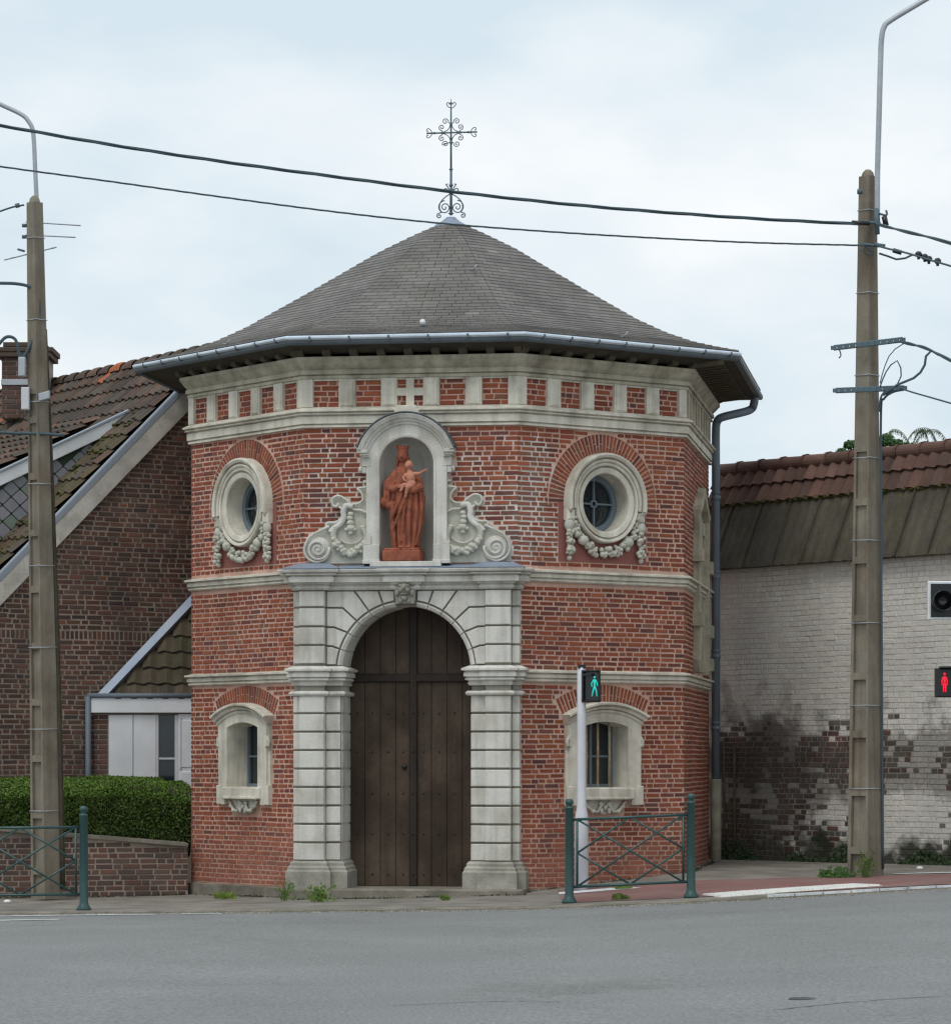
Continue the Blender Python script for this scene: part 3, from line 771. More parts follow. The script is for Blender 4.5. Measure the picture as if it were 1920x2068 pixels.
# roof hooks, a vent and slipped slates
mb = MB(); p = rp(1, .86, .555, .03); mb.tube([p, p + Vector((0, -.05, .04))], .035, 8); mb.build('roof_vent', 'white', chapel)
for (i, t, w) in ((0, .93, .5), (2, .93, .52), (1, .42, .93)):
    p = rp(i, t, w, .03); mb = MB(); mb.tube([p + Vector((-.05, 0, 0)), p, p + Vector((.05, -.05, .05)), p + Vector((.02, -.09, 0)), p + Vector((0, -.03, -.01))], .008, 5); mb.build('roof_hook', 'galv', chapel)
# lead cap
def ring6(r_, z): 
    sc = r_ / AP; return [Vector((p[0] * sc, min(p[1], AP) * sc, z)) for p in POLY]
mb = MB(); rs = [(.235, 8.735), (.22, 8.79), (.13, 8.84), (.06, 8.90), (.0, 8.91)]
vs_ = []; fs = []
for r_, z in rs:
    vs_ += [Vector((r_ * math.cos(R(22.5 + 45 * j)), r_ * math.sin(R(22.5 + 45 * j)), z)) for j in range(8)]
for k in range(len(rs) - 1):
    for j in range(8): fs.append((k * 8 + j, k * 8 + (j + 1) % 8, (k + 1) * 8 + (j + 1) % 8, (k + 1) * 8 + j))
mb.add(vs_, fs); mb.build('lead_cap', 'lead', chapel)

# ---- wrought iron cross (in the plane facing the camera, turned with the chapel)
cz0 = 8.90; ZTOP = EYE + (HOR - 195) * 43.75 / FPX      # about 10.5
fi = empty('finial_cross', (0, 0, 0)); fi.parent = chapel
def F2(u, z): return Vector((u, 0, z))
def zpx(cy): return EYE + (HOR - (180 + cy / 6.862)) * 43.75 / FPX
def upx(cx_): return (cx_ - 785) / 6.862 * 43.75 / FPX
mb = MB(); mb.tube([F2(0, zpx(1745)), F2(0, zpx(1120))], [.019, .016], 8); mb.tube([F2(0, zpx(1120)), F2(0, zpx(480)), F2(0, zpx(280)), F2(0, zpx(130))], [.014, .012, .010, .004], 8)
mb.ball((0, 0, zpx(1108)), (.028, .028, .016)); mb.ball((0, 0, zpx(1720)), (.04, .04, .014)); mb.ball((0, 0, zpx(1430)), (.032, .032, .03)); mb.ball((0, 0, zpx(1330)), (.03, .03, .025)); mb.ball((0, 0, zpx(195)), (.02, .02, .02)); mb.ball((0, 0, zpx(480)), (.02, .02, .035)); mb.ball((0, 0, zpx(740)), (.02, .02, .035))
mb.build('shaft', 'iron', fi)
mb = MB(); mb.tube([F2(upx(440), zpx(600)), F2(upx(1150), zpx(600))], .011, 8)
for x in (550, 660, 910, 1030): mb.ball((upx(x), 0, zpx(600)), (.03, .018, .016))
mb.build('cross_arm', 'iron', fi)
def spiral(c, r0, a0, turns, sgn=1, n=26, r1=.15):
    return [(c[0] + r0 * lerp(1, r1, k / n) * math.cos(a0 + sgn * turns * 2 * math.pi * k / n), c[1] + r0 * lerp(1, r1, k / n) * math.sin(a0 + sgn * turns * 2 * math.pi * k / n)) for k in range(n + 1)]
def sc_obj(curves, r_=.0065):
    mb = MB()
    for cv in curves: mb.tube([F2(a, b) for a, b in cv], r_, 5)
    mb.build('scroll', 'iron', fi)
ZC_ = zpx(600); px_ = 43.75 / FPX / 6.862
for sx in (-1, 1):
    for sz in (-1, 1):
        c1 = (sx * 80 * px_, ZC_ + sz * 155 * px_); c2 = (sx * 130 * px_, ZC_ + sz * 75 * px_)
        arc = [(sx * (8 + 75 * (1 - math.cos(a))) * px_, ZC_ + sz * (15 + 125 * (1 - math.sin(a)) ) * px_) for a in [R(90 * k / 8) for k in range(9)]]
        sc_obj([[(sx * 5 * px_, ZC_ + sz * 130 * px_), (sx * 20 * px_, ZC_ + sz * 75 * px_), (sx * 50 * px_, ZC_ + sz * 35 * px_), (sx * 110 * px_, ZC_ + sz * 8 * px_)],
                [(sx * 5 * px_, ZC_ + sz * 130 * px_)] + spiral(c1, 46 * px_, R(200) if sx * sz > 0 else R(-20) if sx < 0 else R(160), 1.4, -1 if sx * sz > 0 else 1),
                [(sx * 110 * px_, ZC_ + sz * 8 * px_)] + spiral(c2, 44 * px_, R(270) if sz > 0 else R(90), 1.4, 1 if sx * sz > 0 else -1)])
for (cx_, cy_, dx, dy) in ((440, 600, -1, 0), (1140, 600, 1, 0), (788, 150, 0, 1)):   # lily ends
    tip = (upx(cx_), zpx(cy_))
    for s_ in (-1, 1):
        base = (tip[0] - dx * 80 * px_, tip[1] - dy * 110 * px_)
        pxv = (-dy * s_, dx * s_)
        q = [(base[0] + dx * a * px_ + pxv[0] * b * px_, base[1] + dy * a * px_ + pxv[1] * b * px_) for a, b in ((0, 0), (15, 35), (45, 62), (70, 60), (78, 40), (65, 25), (52, 35))]
        sc_obj([[tuple(v)[:2] for v in smoothcurve([(a, b, 0) for a, b in q], 4)]], .006)
for sx in (-1, 1):
    big = spiral((sx * 88 * px_, zpx(1635)), 95 * px_, R(90), 1.9, -sx, 40, .1)
    lead_ = [(sx * 20 * px_, zpx(1455)), (sx * 90 * px_, zpx(1500)), (sx * 150 * px_, zpx(1570)), (sx * 160 * px_, zpx(1650)), (sx * 130 * px_, zpx(1700))]
    lead_ = [tuple(v)[:2] for v in smoothcurve([(a, b, 0) for a, b in lead_], 5)]
    sm_ = spiral((sx * 165 * px_, zpx(1750)), 38 * px_, R(90) if sx > 0 else R(90), 1.3, -sx, 20, .2)
    sc_obj([big, lead_, [lead_[-1]] + sm_], .008)
    sc_obj([[tuple(v)[:2] for v in smoothcurve([(sx * 10 * px_, zpx(1420), 0), (sx * 50 * px_, zpx(1345), 0), (sx * 70 * px_, zpx(1320), 0), (sx * 45 * px_, zpx(1310), 0)], 4)],
            [tuple(v)[:2] for v in smoothcurve([(sx * 10 * px_, zpx(1425), 0), (sx * 70 * px_, zpx(1375), 0), (sx * 100 * px_, zpx(1390), 0), (sx * 95 * px_, zpx(1415), 0)], 4)]], .008)

# ---- round and lower windows
def garland_balls(mbx, fr, u, v, d, r_, n, su, sv):
    for k in range(n):
        rr = r_ * rnd.uniform(.6, 1.15)
        mbx.ball((u + rnd.uniform(-su, su), v + rnd.uniform(-sv, sv), d + rnd.uniform(0, .03)), (rr, rr * rnd.uniform(.8, 1.1), rr), fr, 7, 5)
def round_window(fr):
    mp_ = lambda p, h: fr(p[0], p[1], h)
    mb = MB(); cz = 4.90
    mb.sweep(circle(0, cz, .365, 56), [(0, -.22), (0, .075), (.012, .085), (.070, .095), (.078, .055), (.090, .055), (.098, .105), (.125, .112), (.14, .095), (.148, .0), (.148, -.01)], mp_, True, smooth=False)
    w_ = mb.build('round_window', 'stone', chapel)
    mb = MB(); mb.sweep(circle(0, cz, .505, 40, R(-10), R(190), True), [(0, .0), (0, .115), (.02, .125), (.035, .12), (.04, .085), (.055, .085), (.06, .135), (.09, .15), (.112, .14), (.118, .11), (.118, 0)], mp_)
    mb.build('hood_mould', 'stone', w_)
    for sx in (-1, 1):
        mb = MB(); mb.tube([fr(sx * .56, 4.80, .09), fr(sx * .585, 4.77, .10), fr(sx * .60, 4.80, .12), fr(sx * .58, 4.83, .13)], .022, 6)
        mb.block(fr, *(sorted((sx * .50, sx * .62))), 4.66, 4.80, 0, .10, .02)
        mb.build('console', 'stone', w_)
        mb = MB()   # hanging cluster of fruit
        mb.ball((sx * .572, 4.60, .06), (.075, .09, .05), fr, 8, 6)
        v = 4.52
        while v > 4.20:
            garland_balls(mb, fr, sx * .572, v, .06, .036, 4, .05, .024); v -= .046
        mb.ball((sx * .572, 4.19, .06), .034, fr)
        mb.build('fruit_cluster', 'carve', w_)
    mb = MB()
    for k in range(26):
        a = R(lerp(205, 335, k / 25)); rr = .60 + .03 * math.sin((k / 25) * math.pi)
        garland_balls(mb, fr, .93 * rr * math.cos(a), cz + .03 + rr * 1.05 * math.sin(a), .05, .032 + .009 * math.sin(math.pi * k / 25), 4, .035, .055)
    for sx in (-1, 1):
        mb.ball((sx * .36, 4.42, .07), (.085, .07, .05), fr, 8, 6); mb.ball((sx * .46, 4.49, .07), (.05, .05, .04), fr)
    mb.build('fruit_garland', 'carve', w_)
    mb = MB(); mb.sweep(circle(0, cz, .29, 40), [(0, -.215), (0, -.16), (.07, -.16), (.078, -.19), (.078, -.225)], mp_, True)
    mb.sweep(circle(0, cz, .042, 16), [(-.012, -.2), (-.012, -.165), (.012, -.165), (.012, -.2)], mp_, True)
    for a in (0, 90, 180, 270):
        ca, sa = math.cos(R(a)), math.sin(R(a))
        pts = [(ca * .04 - sa * .011, cz + sa * .04 + ca * .011), (ca * .04 + sa * .011, cz + sa * .04 - ca * .011), (ca * .30 + sa * .011, cz + sa * .30 - ca * .011), (ca * .30 - sa * .011, cz + sa * .30 + ca * .011)]
        mb.prism(fr, pts, -.2, -.165)
    mb.build('glazing_frame', 'frameg', w_)
    mb = MB(); mb.add([fr(*p, -.205) for p in circle(0, cz, .30, 32)], [tuple(range(32))]); mb.build('glass', 'glass', w_)
    mb = MB()
    for (a, rr) in ((45, .17), (135, .17), (225, .17), (315, .17)):
        c = (rr * math.cos(R(a)), cz + rr * math.sin(R(a)))
        mb.sweep(circle(c[0], c[1], .065, 16), [(-.003, -.203), (-.003, -.196), (.003, -.196), (.003, -.203)], mp_, True)
    mb.build('leading', 'leadlight', w_)
def low_window(fr, bars):
    mp_ = lambda p, h: fr(p[0], p[1], h)
    w0, wz0, wz1, rise = .36, 1.345, 2.10, .065
    def archpts(hw, zs, rs, n=12): 
        return [(hw * math.cos(math.pi * k / n) if False else lerp(hw, -hw, k / n), zs + rs * (1 - (2 * k / n - 1) ** 2)) for k in range(n + 1)]
    op = [(-w0, wz0), (w0, wz0)] + archpts(w0, wz1, rise)
    mb = MB()
    # jambs, head and sill as one moulded surround with deep reveal
    outer = [(-.555, 1.12), (-.42, 1.12), (-.42, 1.20), (.42, 1.20), (.42, 1.12), (.555, 1.12), (.575, 2.15)] + archpts(.575, 2.15, .13, 12)[1:-1] + [(-.575, 2.15)]
    loops = [[Vector((p[0], p[1], 0)) for p in outer], [Vector((p[0], p[1], 0)) for p in op]]
    tri = tessellate_polygon(loops); allp = [p for l_ in loops for p in l_]
    mb.add([fr(p.x, p.y, .07) for p in allp], [tuple(t) for t in tri])
    n = len(outer); mb.add([fr(*p, -.01) for p in outer] + [fr(*p, .07) for p in outer], [(i, (i + 1) % n, n + (i + 1) % n, n + i) for i in range(n)])
    n = len(op); mb.add([fr(*p, -.30) for p in op] + [fr(*p, .07) for p in op], [(i, (i + 1) % n, n + (i + 1) % n, n + i) for i in range(n)])
    mb.block(fr, -.44, .44, 1.195, 1.335, .0, .10, .008); mb.block(fr, -.37, .37, 1.19, 1.22, .0, .125, .006)
    w_ = mb.build('barred_window' if bars else 'small_window', 'stone', chapel)
    mb = MB(); ar = [(math.sin(t) * 1.19, 1.09 + math.cos(t) * 1.19) for t in [R(lerp(29.3, -29.3, k / 20)) for k in range(21)]]
    ar = [(ar[0][0] + .0, ar[0][1])] + ar[1:]
    mb.sweep(ar, [(0, .0), (0, .085), (.02, .095), (.035, .085), (.038, .06), (.045, .115), (.075, .135), (.078, .11), (.10, .16), (.125, .16), (.132, .14), (.132, 0)], mp_)
    mb.build('hood_mould', 'stone', w_)
    for sx in (-1, 1):
        mb = MB(); a, b = sorted((sx * .50, sx * .61)); mb.block(fr, a, b, 1.12, 1.36, 0, .075, .008)
        a, b = sorted((sx * .555, sx * .60)); mb.block(fr, a, b, 1.36, 1.80, 0, .04, .006)
        mb.build('ear_block', 'stone', w_)
        mb = MB(); mb.tube([fr(sx * .565, 1.98, .05), fr(sx * .60, 1.93, .055), fr(sx * .60, 1.86, .06), fr(sx * .57, 1.85, .07), fr(sx * .575, 1.89, .07)], [.022, .026, .022, .018, .012], 6)
        mb.block(fr, *sorted((sx * .555, sx * .585)), 1.8, 2.12, 0, .05, .006)
        mb.build('scroll_bracket', 'carve', w_)
    mb = MB()
    mb.prism(fr, [(-.31, 1.19), (-.22, 1.09), (-.15, 1.02), (0, 1.005), (.15, 1.02), (.22, 1.09), (.31, 1.19)], 0, .03)
    for sx in (-1, 1):
        mb.tube([fr(sx * .33, 1.17, .05), fr(sx * .27, 1.10, .06), fr(sx * .20, 1.04, .065), fr(sx * .12, 1.04, .06), fr(sx * .08, 1.10, .06), fr(sx * .02, 1.14, .05)], .02, 6)
        mb.ball((sx * .20, 1.045, .07), .032, fr, 7, 5); mb.ball((sx * .28, 1.10, .06), .028, fr, 7, 5); mb.ball((sx * .06, 1.05, .06), (.03, .045, .02), fr, 7, 5); mb.ball((sx * .07, 1.14, .06), (.035, .03, .02), fr, 7, 5)
    mb.ball((0, 1.09, .06), (.035, .035, .025), fr, 8, 5)
    mb.build('carved_apron', 'carve', w_)
    mb = MB(); mb.add([fr(-.37, 1.32, -.27), fr(.37, 1.32, -.27), fr(.37, 2.2, -.27), fr(-.37, 2.2, -.27)], [(0, 1, 2, 3)]); mb.build('glass', 'glass', w_)
    mb = MB()
    for u in (-.345, .0, .345): mb.box(fr, u - .02, u + .02, 1.345, 2.16, -.28, -.235)
    mb.box(fr, -.35, .35, 1.345, 1.385, -.28, -.232); mb.box(fr, -.35, .35, 1.72, 1.745, -.27, -.24)
    mb.build('glazing_frame', 'frameg', w_)
    if bars:
        for u in (-.21, -.03, .155):
            mb = MB(); mb.tube([fr(u, 1.35, -.06), fr(u + .003, 1.75, -.058), fr(u, 2.155, -.06)], .016, 7); mb.build('iron_bar', 'rust', w_)
for fr in (FAB, FCD): round_window(fr)
low_window(FAB, False); low_window(FCD, True)

# ---- tall blind stone window on the side wall
bw = MB()
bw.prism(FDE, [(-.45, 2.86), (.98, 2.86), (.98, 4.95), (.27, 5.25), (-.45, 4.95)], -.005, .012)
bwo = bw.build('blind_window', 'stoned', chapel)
def sq(pts, d1, name='stone_strip'):
    m2 = MB(); m2.prism(FDE, pts, 0, d1, ch=.006); m2.build(name, 'stoned', bwo)
sq([(-.62, 2.84), (-.45, 2.84), (-.45, 4.93), (-.62, 4.98)], .09); sq([(.98, 2.84), (1.14, 2.84), (1.14, 4.98), (.98, 4.93)], .09)
sq([(-.62, 4.98), (-.45, 4.93), (.26, 5.20), (.26, 5.34)], .10); sq([(.26, 5.34), (.26, 5.20), (.98, 4.93), (1.14, 4.98)], .10)
sq([(-.62, 4.72), (1.14, 4.72), (1.14, 4.9), (-.62, 4.9)], .04)
for (u, z) in ((-.70, 4.3), (-.70, 3.45), (-.62, 2.84), (1.0, 4.22), (1.0, 3.35), (1.0, 2.9)): sq([(u, z), (u + .24, z), (u + .24, z + .17), (u, z + .17)], .14, 'quoin')
sq([(.18, 2.86), (.34, 2.86), (.34, 4.72), (.18, 4.72)], .05)

# ---- downpipe
mb = MB(); top = Vector((EAVE[4][0] - .06, EAVE[4][1] - .35, 6.78)); bx = Vector((AP + .11, 2.60))
pts = smoothcurve([top, top + Vector((-.01, 0, -.10)), top + Vector((-.08, 0, -.19)), Vector((bx.x + .10, bx.y, 6.46)), Vector((bx.x + .02, bx.y, 6.40)), Vector((bx.x, bx.y, 6.28)), Vector((bx.x, bx.y, 5.9))], 5) + [Vector((bx.x, bx.y, 1.4))]
mb.tube(pts, .058, 10); dp = mb.build('downpipe', 'pipe', chapel)
for z in (5.3, 4.2, 3.1, 2.1):
    mb = MB(); mb.tube([(bx.x, bx.y, z), (bx.x, bx.y, z + .06)], .068, 10); mb.tube([(bx.x, bx.y, z + .09), (bx.x, bx.y, z + .12)], .066, 10); mb.build('pipe_collar', 'pipe', dp)
mb = MB(); mb.tube([(bx.x, bx.y, 1.42), (bx.x, bx.y, -.1)], .075, 10); mb.build('drain_foot', 'castpipe', chapel)

# ------------------------------------------------------------------ portal
FP = lambda u, v, d: FBC(u + PC_, v, d)          # portal coordinates: u from its centre line
mpP = lambda p, h: FP(p[0], p[1], h)
# backing: two strips and a spandrel with the arch cut out
outer = [(-1.40, .40), (-.815, .40), (-.815, 2.78)] + circle(0, 2.78, .815, 30, math.pi, 0, True)[1:-1] + [(.815, 2.78), (.815, .40), (1.40, .40), (1.40, 3.80), (-1.40, 3.80)]
mb = MB(); mb.prism(FP, outer, -.10, .085); portal = mb.build('portal', 'joint', chapel)
# jamb and intrados
mb = MB(); jp = [(-.812, .10), (-.812, 2.78)] + circle(0, 2.78, .812, 30, math.pi, 0, True)[1:-1] + [(.812, 2.78), (.812, .10)]
mb.add([FP(p[0], p[1], .10) for p in jp] + [FP(p[0], p[1], -.62) for p in jp], [(i, i + 1, len(jp) + i + 1, len(jp) + i) for i in range(len(jp) - 1)])
mb.build('jamb_lining', 'stone2', portal)
def sb(u0, u1, v0, v1, d0, d1, m='stone2', name='stone_block', ch=.008, par=None):
    mb = MB(); mb.block(FP, u0, u1, v0, v1, d0, d1, ch); return mb.build(name, m, par or portal)
low = [.442 + .2273 * k for k in range(10)]
upp = [2.865, 3.10, 3.33, 3.566, 3.775]
G_ = .0125
for sx in (-1, 1):
    for rows in (low, upp):
        for z0, z1 in zip(rows[:-1], rows[1:]):
            a, b = sorted((sx * 1.000, sx * 1.314)); sb(a, b, z0 + G_, z1 - G_, .08, .232)
            a, b = sorted((sx * 1.318, sx * 1.408)); sb(a, b, z0 + G_, z1 - G_, -.10, .115, ch=.006)
    for z0, z1 in zip(low[:-1], low[1:]):
        a, b = sorted((sx * .815, sx * .998)); sb(a, b, z0 + G_, z1 - G_, -.02, .130)
        # reveal blocks lining the jamb
        mb = MB(); a, b = sorted((sx * .800, sx * .83)); mb.box(FP, a, b, z0 + G_, z1 - G_, -.60, .06); mb.build('reveal_block', 'stone2', portal)
    # plain pier core
    a, b = sorted((sx * 1.004, sx * 1.310)); sb(a, b, .40, 3.80, .07, .195, ch=.003, name='pier_core', m='joint')
    a, b = sorted((sx * 1.318, sx * 1.400)); sb(a, b, .40, 3.80, -.15, .095, ch=.003, name='pier_core', m='joint')
    # impost, neck and astragal: profile swept round the pier
    pth = [(-1.42, -.3), (-1.42, .10), (-1.325, .10), (-1.325, .22), (-.985, .22), (-.985, .13), (-.79, .13), (-.79, -.55)]
    if sx > 0: pth = [(-x, y) for x, y in reversed(pth)]
    def hm(p, h): return FP(p[0], h, p[1])
    # path runs left->right in (u, d) seen from above with outward to -n: flip the offset sign
    def swp(prof_, name, m='stone2'):
        mb = MB(); mb.sweep(pth, [(-o, h) for o, h in prof_], hm); mb.build(name, m, portal)
    swp([(-.02, 2.60), (.005, 2.605), (.020, 2.635), (.005, 2.640), (.005, 2.650), (.045, 2.67), (.045, 2.69), (.030, 2.693), (.030, 2.703), (.062, 2.71), (.062, 2.757), (.045, 2.760), (.045, 2.770), (.088, 2.785), (.088, 2.81), (.0, 2.845), (-.02, 2.845)], 'impost')
    swp([(-.02, 2.475), (.03, 2.48), (.042, 2.50), (.042, 2.515), (.02, 2.535), (-.02, 2.535)], 'astragal')
    swp([(-.02, -.2), (.075, -.2), (.075, .31), (.055, .335), (.055, .36), (.03, .385), (.03, .415), (.0, .445), (-.02, .445)], 'pier_plinth', 'plinth')
# voussoirs of the arch (right half mirrored)
def rarc(a0, a1, r_, n=5): return [(r_ * math.cos(lerp(a0, a1, k / n)), 2.78 + r_ * math.sin(lerp(a0, a1, k / n))) for k in range(n + 1)]
RV = .868
def ang(x, z): return math.atan2(z - 2.78, x)
J = [((.997, 2.855), (.865, 2.855)), ((.997, 3.094), (.917, 3.088), (.825, 3.055)), ((.997, 3.325), (.895, 3.322), (.72, 3.252)), ((.997, 3.564), (.786, 3.560), (.613, 3.40)), ((.645, 3.775), (.46, 3.52)), ((.343, 3.775), (.285, 3.61)), ((.135, 3.775), (.135, 3.64))]
cornr = {3: [(.997, 3.775)]}
for sx in (-1, 1):
    for k in range(6):
        lo, hi = J[k], J[k + 1]
        a0 = ang(*lo[-1]); a1 = ang(*hi[-1])
        poly = list(lo) + rarc(a0, a1, RV)[1:-1] + list(reversed(hi)) + cornr.get(k, [])
        # poly now: along lower joint to the arch, up the arch, back along the upper joint
        poly = [(RV * math.cos(a0), 2.78 + RV * math.sin(a0)) if p == lo[-1] else (RV * math.cos(a1), 2.78 + RV * math.sin(a1)) if p == hi[-1] else p for p in poly]
        poly = [(sx * x, z) for x, z in poly]
        area = sum(poly[i][0] * poly[(i + 1) % len(poly)][1] - poly[(i + 1) % len(poly)][0] * poly[i][1] for i in range(len(poly)))
        if area < 0: poly.reverse()
        poly = offset_path(poly, -.011, True)
        mb = MB(); mb.prism(FP, poly, .06, .13, ch=.006); mb.build('voussoir', 'stone2', portal)
        # archivolt block, stepped towards the opening
        mb = MB(); aa = lerp(a0, a1, .03); ab = lerp(a0, a1, .97)
        mb.sweep(circle(0, 2.78, .845, 6, aa, ab, True) if sx > 0 else circle(0, 2.78, .845, 6, math.pi - ab, math.pi - aa, True),
                 [(-.045, -.60), (-.045, .08), (-.03, .095), (-.015, .095), (-.01, .112), (.014, .112), (.014, .08)], mpP)
        mb.build('archivolt_block', 'stone2', portal)
# entablature: back profile with projecting blocks over the piers
ep = [(-1.42, -.25), (-1.42, .12), (-1.335, .12), (-1.335, .225), (-.955, .225), (-.955, .14), (-.17, .14), (-.17, .19), (.17, .19), (.17, .14), (.955, .14), (.955, .225), (1.335, .225), (1.335, .12), (1.42, .12), (1.42, -.25)]
eprof = [(-.05, 3.775), (.005, 3.78), (.022, 3.80), (.022, 3.825), (.010, 3.828), (.010, 3.838), (.040, 3.85), (.040, 3.866), (.088, 3.872), (.092, 3.935), (.070, 3.938), (.070, 3.950), (.12, 3.960), (.125, 3.975), (.105, 3.980), (.150, 3.995), (.160, 4.02), (.155, 4.03), (-.05, 4.035)]
mb = MB(); mb.sweep(ep, [(-o, h) for o, h in eprof], lambda p, h: FP(p[0], h, p[1])); mb.build('entablature', 'stone2', portal)
def leadcap(u0, u1, dfr, name='lead_flashing'):
    mb = MB(); a, b = u0 + .03, u1 - .03
    vs_ = [FP(u0 - .16, 4.034, -.02), FP(u1 + .16, 4.034, -.02), FP(u1 + .16, 4.034, dfr + .16), FP(u0 - .16, 4.034, dfr + .16),
           FP(u0 + .0, 4.112, -.02), FP(u1 - .0, 4.112, -.02), FP(u1 - .0, 4.112, dfr - .08), FP(u0 + .0, 4.112, dfr - .08),
           FP(u0 - .16, 4.044, -.02), FP(u1 + .16, 4.044, -.02), FP(u1 + .16, 4.044, dfr + .16), FP(u0 - .16, 4.044, dfr + .16)]
    mb.add(vs_, [(0, 1, 9, 8), (1, 2, 10, 9), (2, 3, 11, 10), (3, 0, 8, 11), (8, 9, 5, 4), (9, 10, 6, 5), (10, 11, 7, 6), (11, 8, 4, 7), (4, 5, 6, 7)])
    mb.build(name, 'lead', portal)
leadcap(-1.335, -.955, .23); leadcap(.955, 1.335, .23)
mb = MB(); mb.hexa([FP(-.83, 4.036, -.02), FP(.83, 4.036, -.02), FP(.83, 4.105, -.02), FP(-.83, 4.105, -.02), FP(-.83, 4.036, .30), FP(.83, 4.036, .30), FP(.83, 4.095, .02), FP(-.83, 4.095, .02)]); mb.build('lead_flashing', 'lead', portal)
# keystone with a carved grotesque head
mb = MB(); mb.prism(FP, [(-.115, 3.60), (.115, 3.60), (.15, 3.97), (-.15, 3.97)], .05, .20, ch=.01); ks = mb.build('keystone', 'grimcarve', portal)
mb = MB()
K = lambda u, v, d: FP(u, v, d)
for (u, v, d, a, b, c) in ((0, 3.80, .20, .085, .11, .07), (0, 3.80, .275, .022, .035, .03), (-.045, 3.83, .25, .028, .018, .018), (.045, 3.83, .25, .028, .018, .018), (-.04, 3.77, .25, .032, .028, .022), (.04, 3.77, .25, .032, .028, .022),
        (0, 3.725, .25, .045, .014, .02), (0, 3.68, .225, .04, .04, .03), (-.04, 3.865, .255, .036, .013, .02), (.04, 3.865, .255, .036, .013, .02),
        (-.10, 3.86, .20, .035, .06, .03), (.10, 3.86, .20, .035, .06, .03), (-.07, 3.93, .21, .05, .035, .03), (.07, 3.93, .21, .05, .035, .03), (0, 3.95, .23, .04, .03, .03), (-.09, 3.74, .2, .03, .05, .03), (.09, 3.74, .2, .03, .05, .03),
        (-.05, 3.64, .2, .03, .035, .02), (.05, 3.64, .2, .03, .035, .02)):
    mb.ball((u, v, d), (a, b, c), K, 8, 6)
mb.build('carved_head', 'grimcarve', ks)
# ---- door: two leaves of vertical planks
DD = -.47
def leaf(x0, x1):
    mb = MB()
    mb.add([FP(x0, .105, DD - .02), FP(x1, .105, DD - .02), FP(x1, 3.60, DD - .02), FP(x0, 3.60, DD - .02)], [(0, 1, 2, 3)])
    lf = mb.build('door_leaf', 'wood2', chapel)
    n = 4; W_ = (x1 - x0) / n
    for zr0, zr1 in ((.115, 2.66), (2.76, 3.60)):
        for i in range(n):
            mb = MB(); a, b = x0 + i * W_ + .0025, x0 + (i + 1) * W_ - .0025
            mb.block(FP, a, b, zr0, zr1, DD - .015, DD + .012 + rnd.uniform(-.004, .004), .003); mb.build('plank', 'wood', lf)
    mb = MB(); mb.block(FP, x0, x1, 2.66, 2.76, DD - .01, DD + .055, .01); mb.build('transom', 'wood2', lf)
    mb = MB()
    for z in (2.27, 1.79, 1.27, .766, .26):
        for i in range(n):
            for q in (.5,):
                mb.ball((x0 + (i + q) * W_, z, DD + .018), (.013, .013, .007), FP, 6, 4)
        pass
    mb.build('stud_nails', 'black', lf, kind='stuff')
    return lf
l1 = leaf(-.81, -.03); l2 = leaf(.03, .81)
mb = MB(); mb.block(FP, -.05, .05, .11, 3.60, DD - .01, DD + .05, .012)
for z in (2.27, 1.79, 1.27, .766, .26): mb.ball((0, z, DD + .05), (.017, .017, .012), FP, 6, 4)
mb.build('centre_stile', 'wood2', chapel)
mb = MB(); mb.lathe([(0, .03), (.028, .025), (.03, 0)], lambda x, y, z: FP(-.115 + x, 1.60 + y, DD + .012 + z), 10); mb.build('keyhole_plate', 'black', l1)
# step
mb = MB(); mb.block(FP, -.98, 1.50, -.25, .112, -.60, .42, .02); mb.build('door_step', 'concrete', chapel)
mb = MB(); mb.block(FP, -1.52, -.99, -.25, .10, -.2, .36, .02); mb.build('door_step', 'concrete', chapel)

# ------------------------------------------------------------------ niche
mb = MB(); FN = lambda u, v, d: FBC(u + NCX, v, d)
vs_ = []; fs = []; nn_ = 20; rows = []
DN = .12; DEP = .36
for k in range(9):
    z = lerp(NZ0, NZS, k / 8); rows.append([(NR * math.cos(math.pi * j / nn_), z, DN - .08 - DEP * math.sin(math.pi * j / nn_)) for j in range(nn_ + 1)])
for k in range(1, 9):
    e = R(90 * k / 8); rows.append([(NR * math.cos(math.pi * j / nn_) * math.cos(e), NZS + NR * math.sin(e), DN - .08 - DEP * math.sin(math.pi * j / nn_) * math.cos(e)) for j in range(nn_ + 1)])
for r_ in rows: vs_ += [FN(*q) for q in r_]
for a in range(len(rows) - 1):
    for j in range(nn_): fs.append((a * (nn_ + 1) + j, a * (nn_ + 1) + j + 1, (a + 1) * (nn_ + 1) + j + 1, (a + 1) * (nn_ + 1) + j))
mb.add(vs_, fs, None, True); niche = mb.build('niche', 'niche', chapel)
nin = [(-NR, NZ0 - .01), (-NR, NZS)] + circle(0, NZS, NR, 24, math.pi, 0, True)[1:-1] + [(NR, NZS), (NR, NZ0 - .01)]
mb = MB(); mb.sweep(list(reversed(nin)), [(0, -.1), (0, .125), (.008, .135), (.03, .14), (.035, .125), (.165, .125), (.165, -.02)], lambda p, h: FN(p[0], p[1], h)); mb.build('niche_frame', 'stone2', niche)
hoodp = circle(0, NZS, NR + .155, 30, R(17), R(163), True)
mb = MB(); mb.sweep(hoodp, [(0, .0), (0, .13), (.012, .15), (.03, .15), (.045, .175), (.075, .185), (.08, .21), (.125, .235), (.135, .225), (.14, .0)], lambda p, h: FN(p[0], p[1], h)); mb.build('hood_mould', 'stone2', niche)
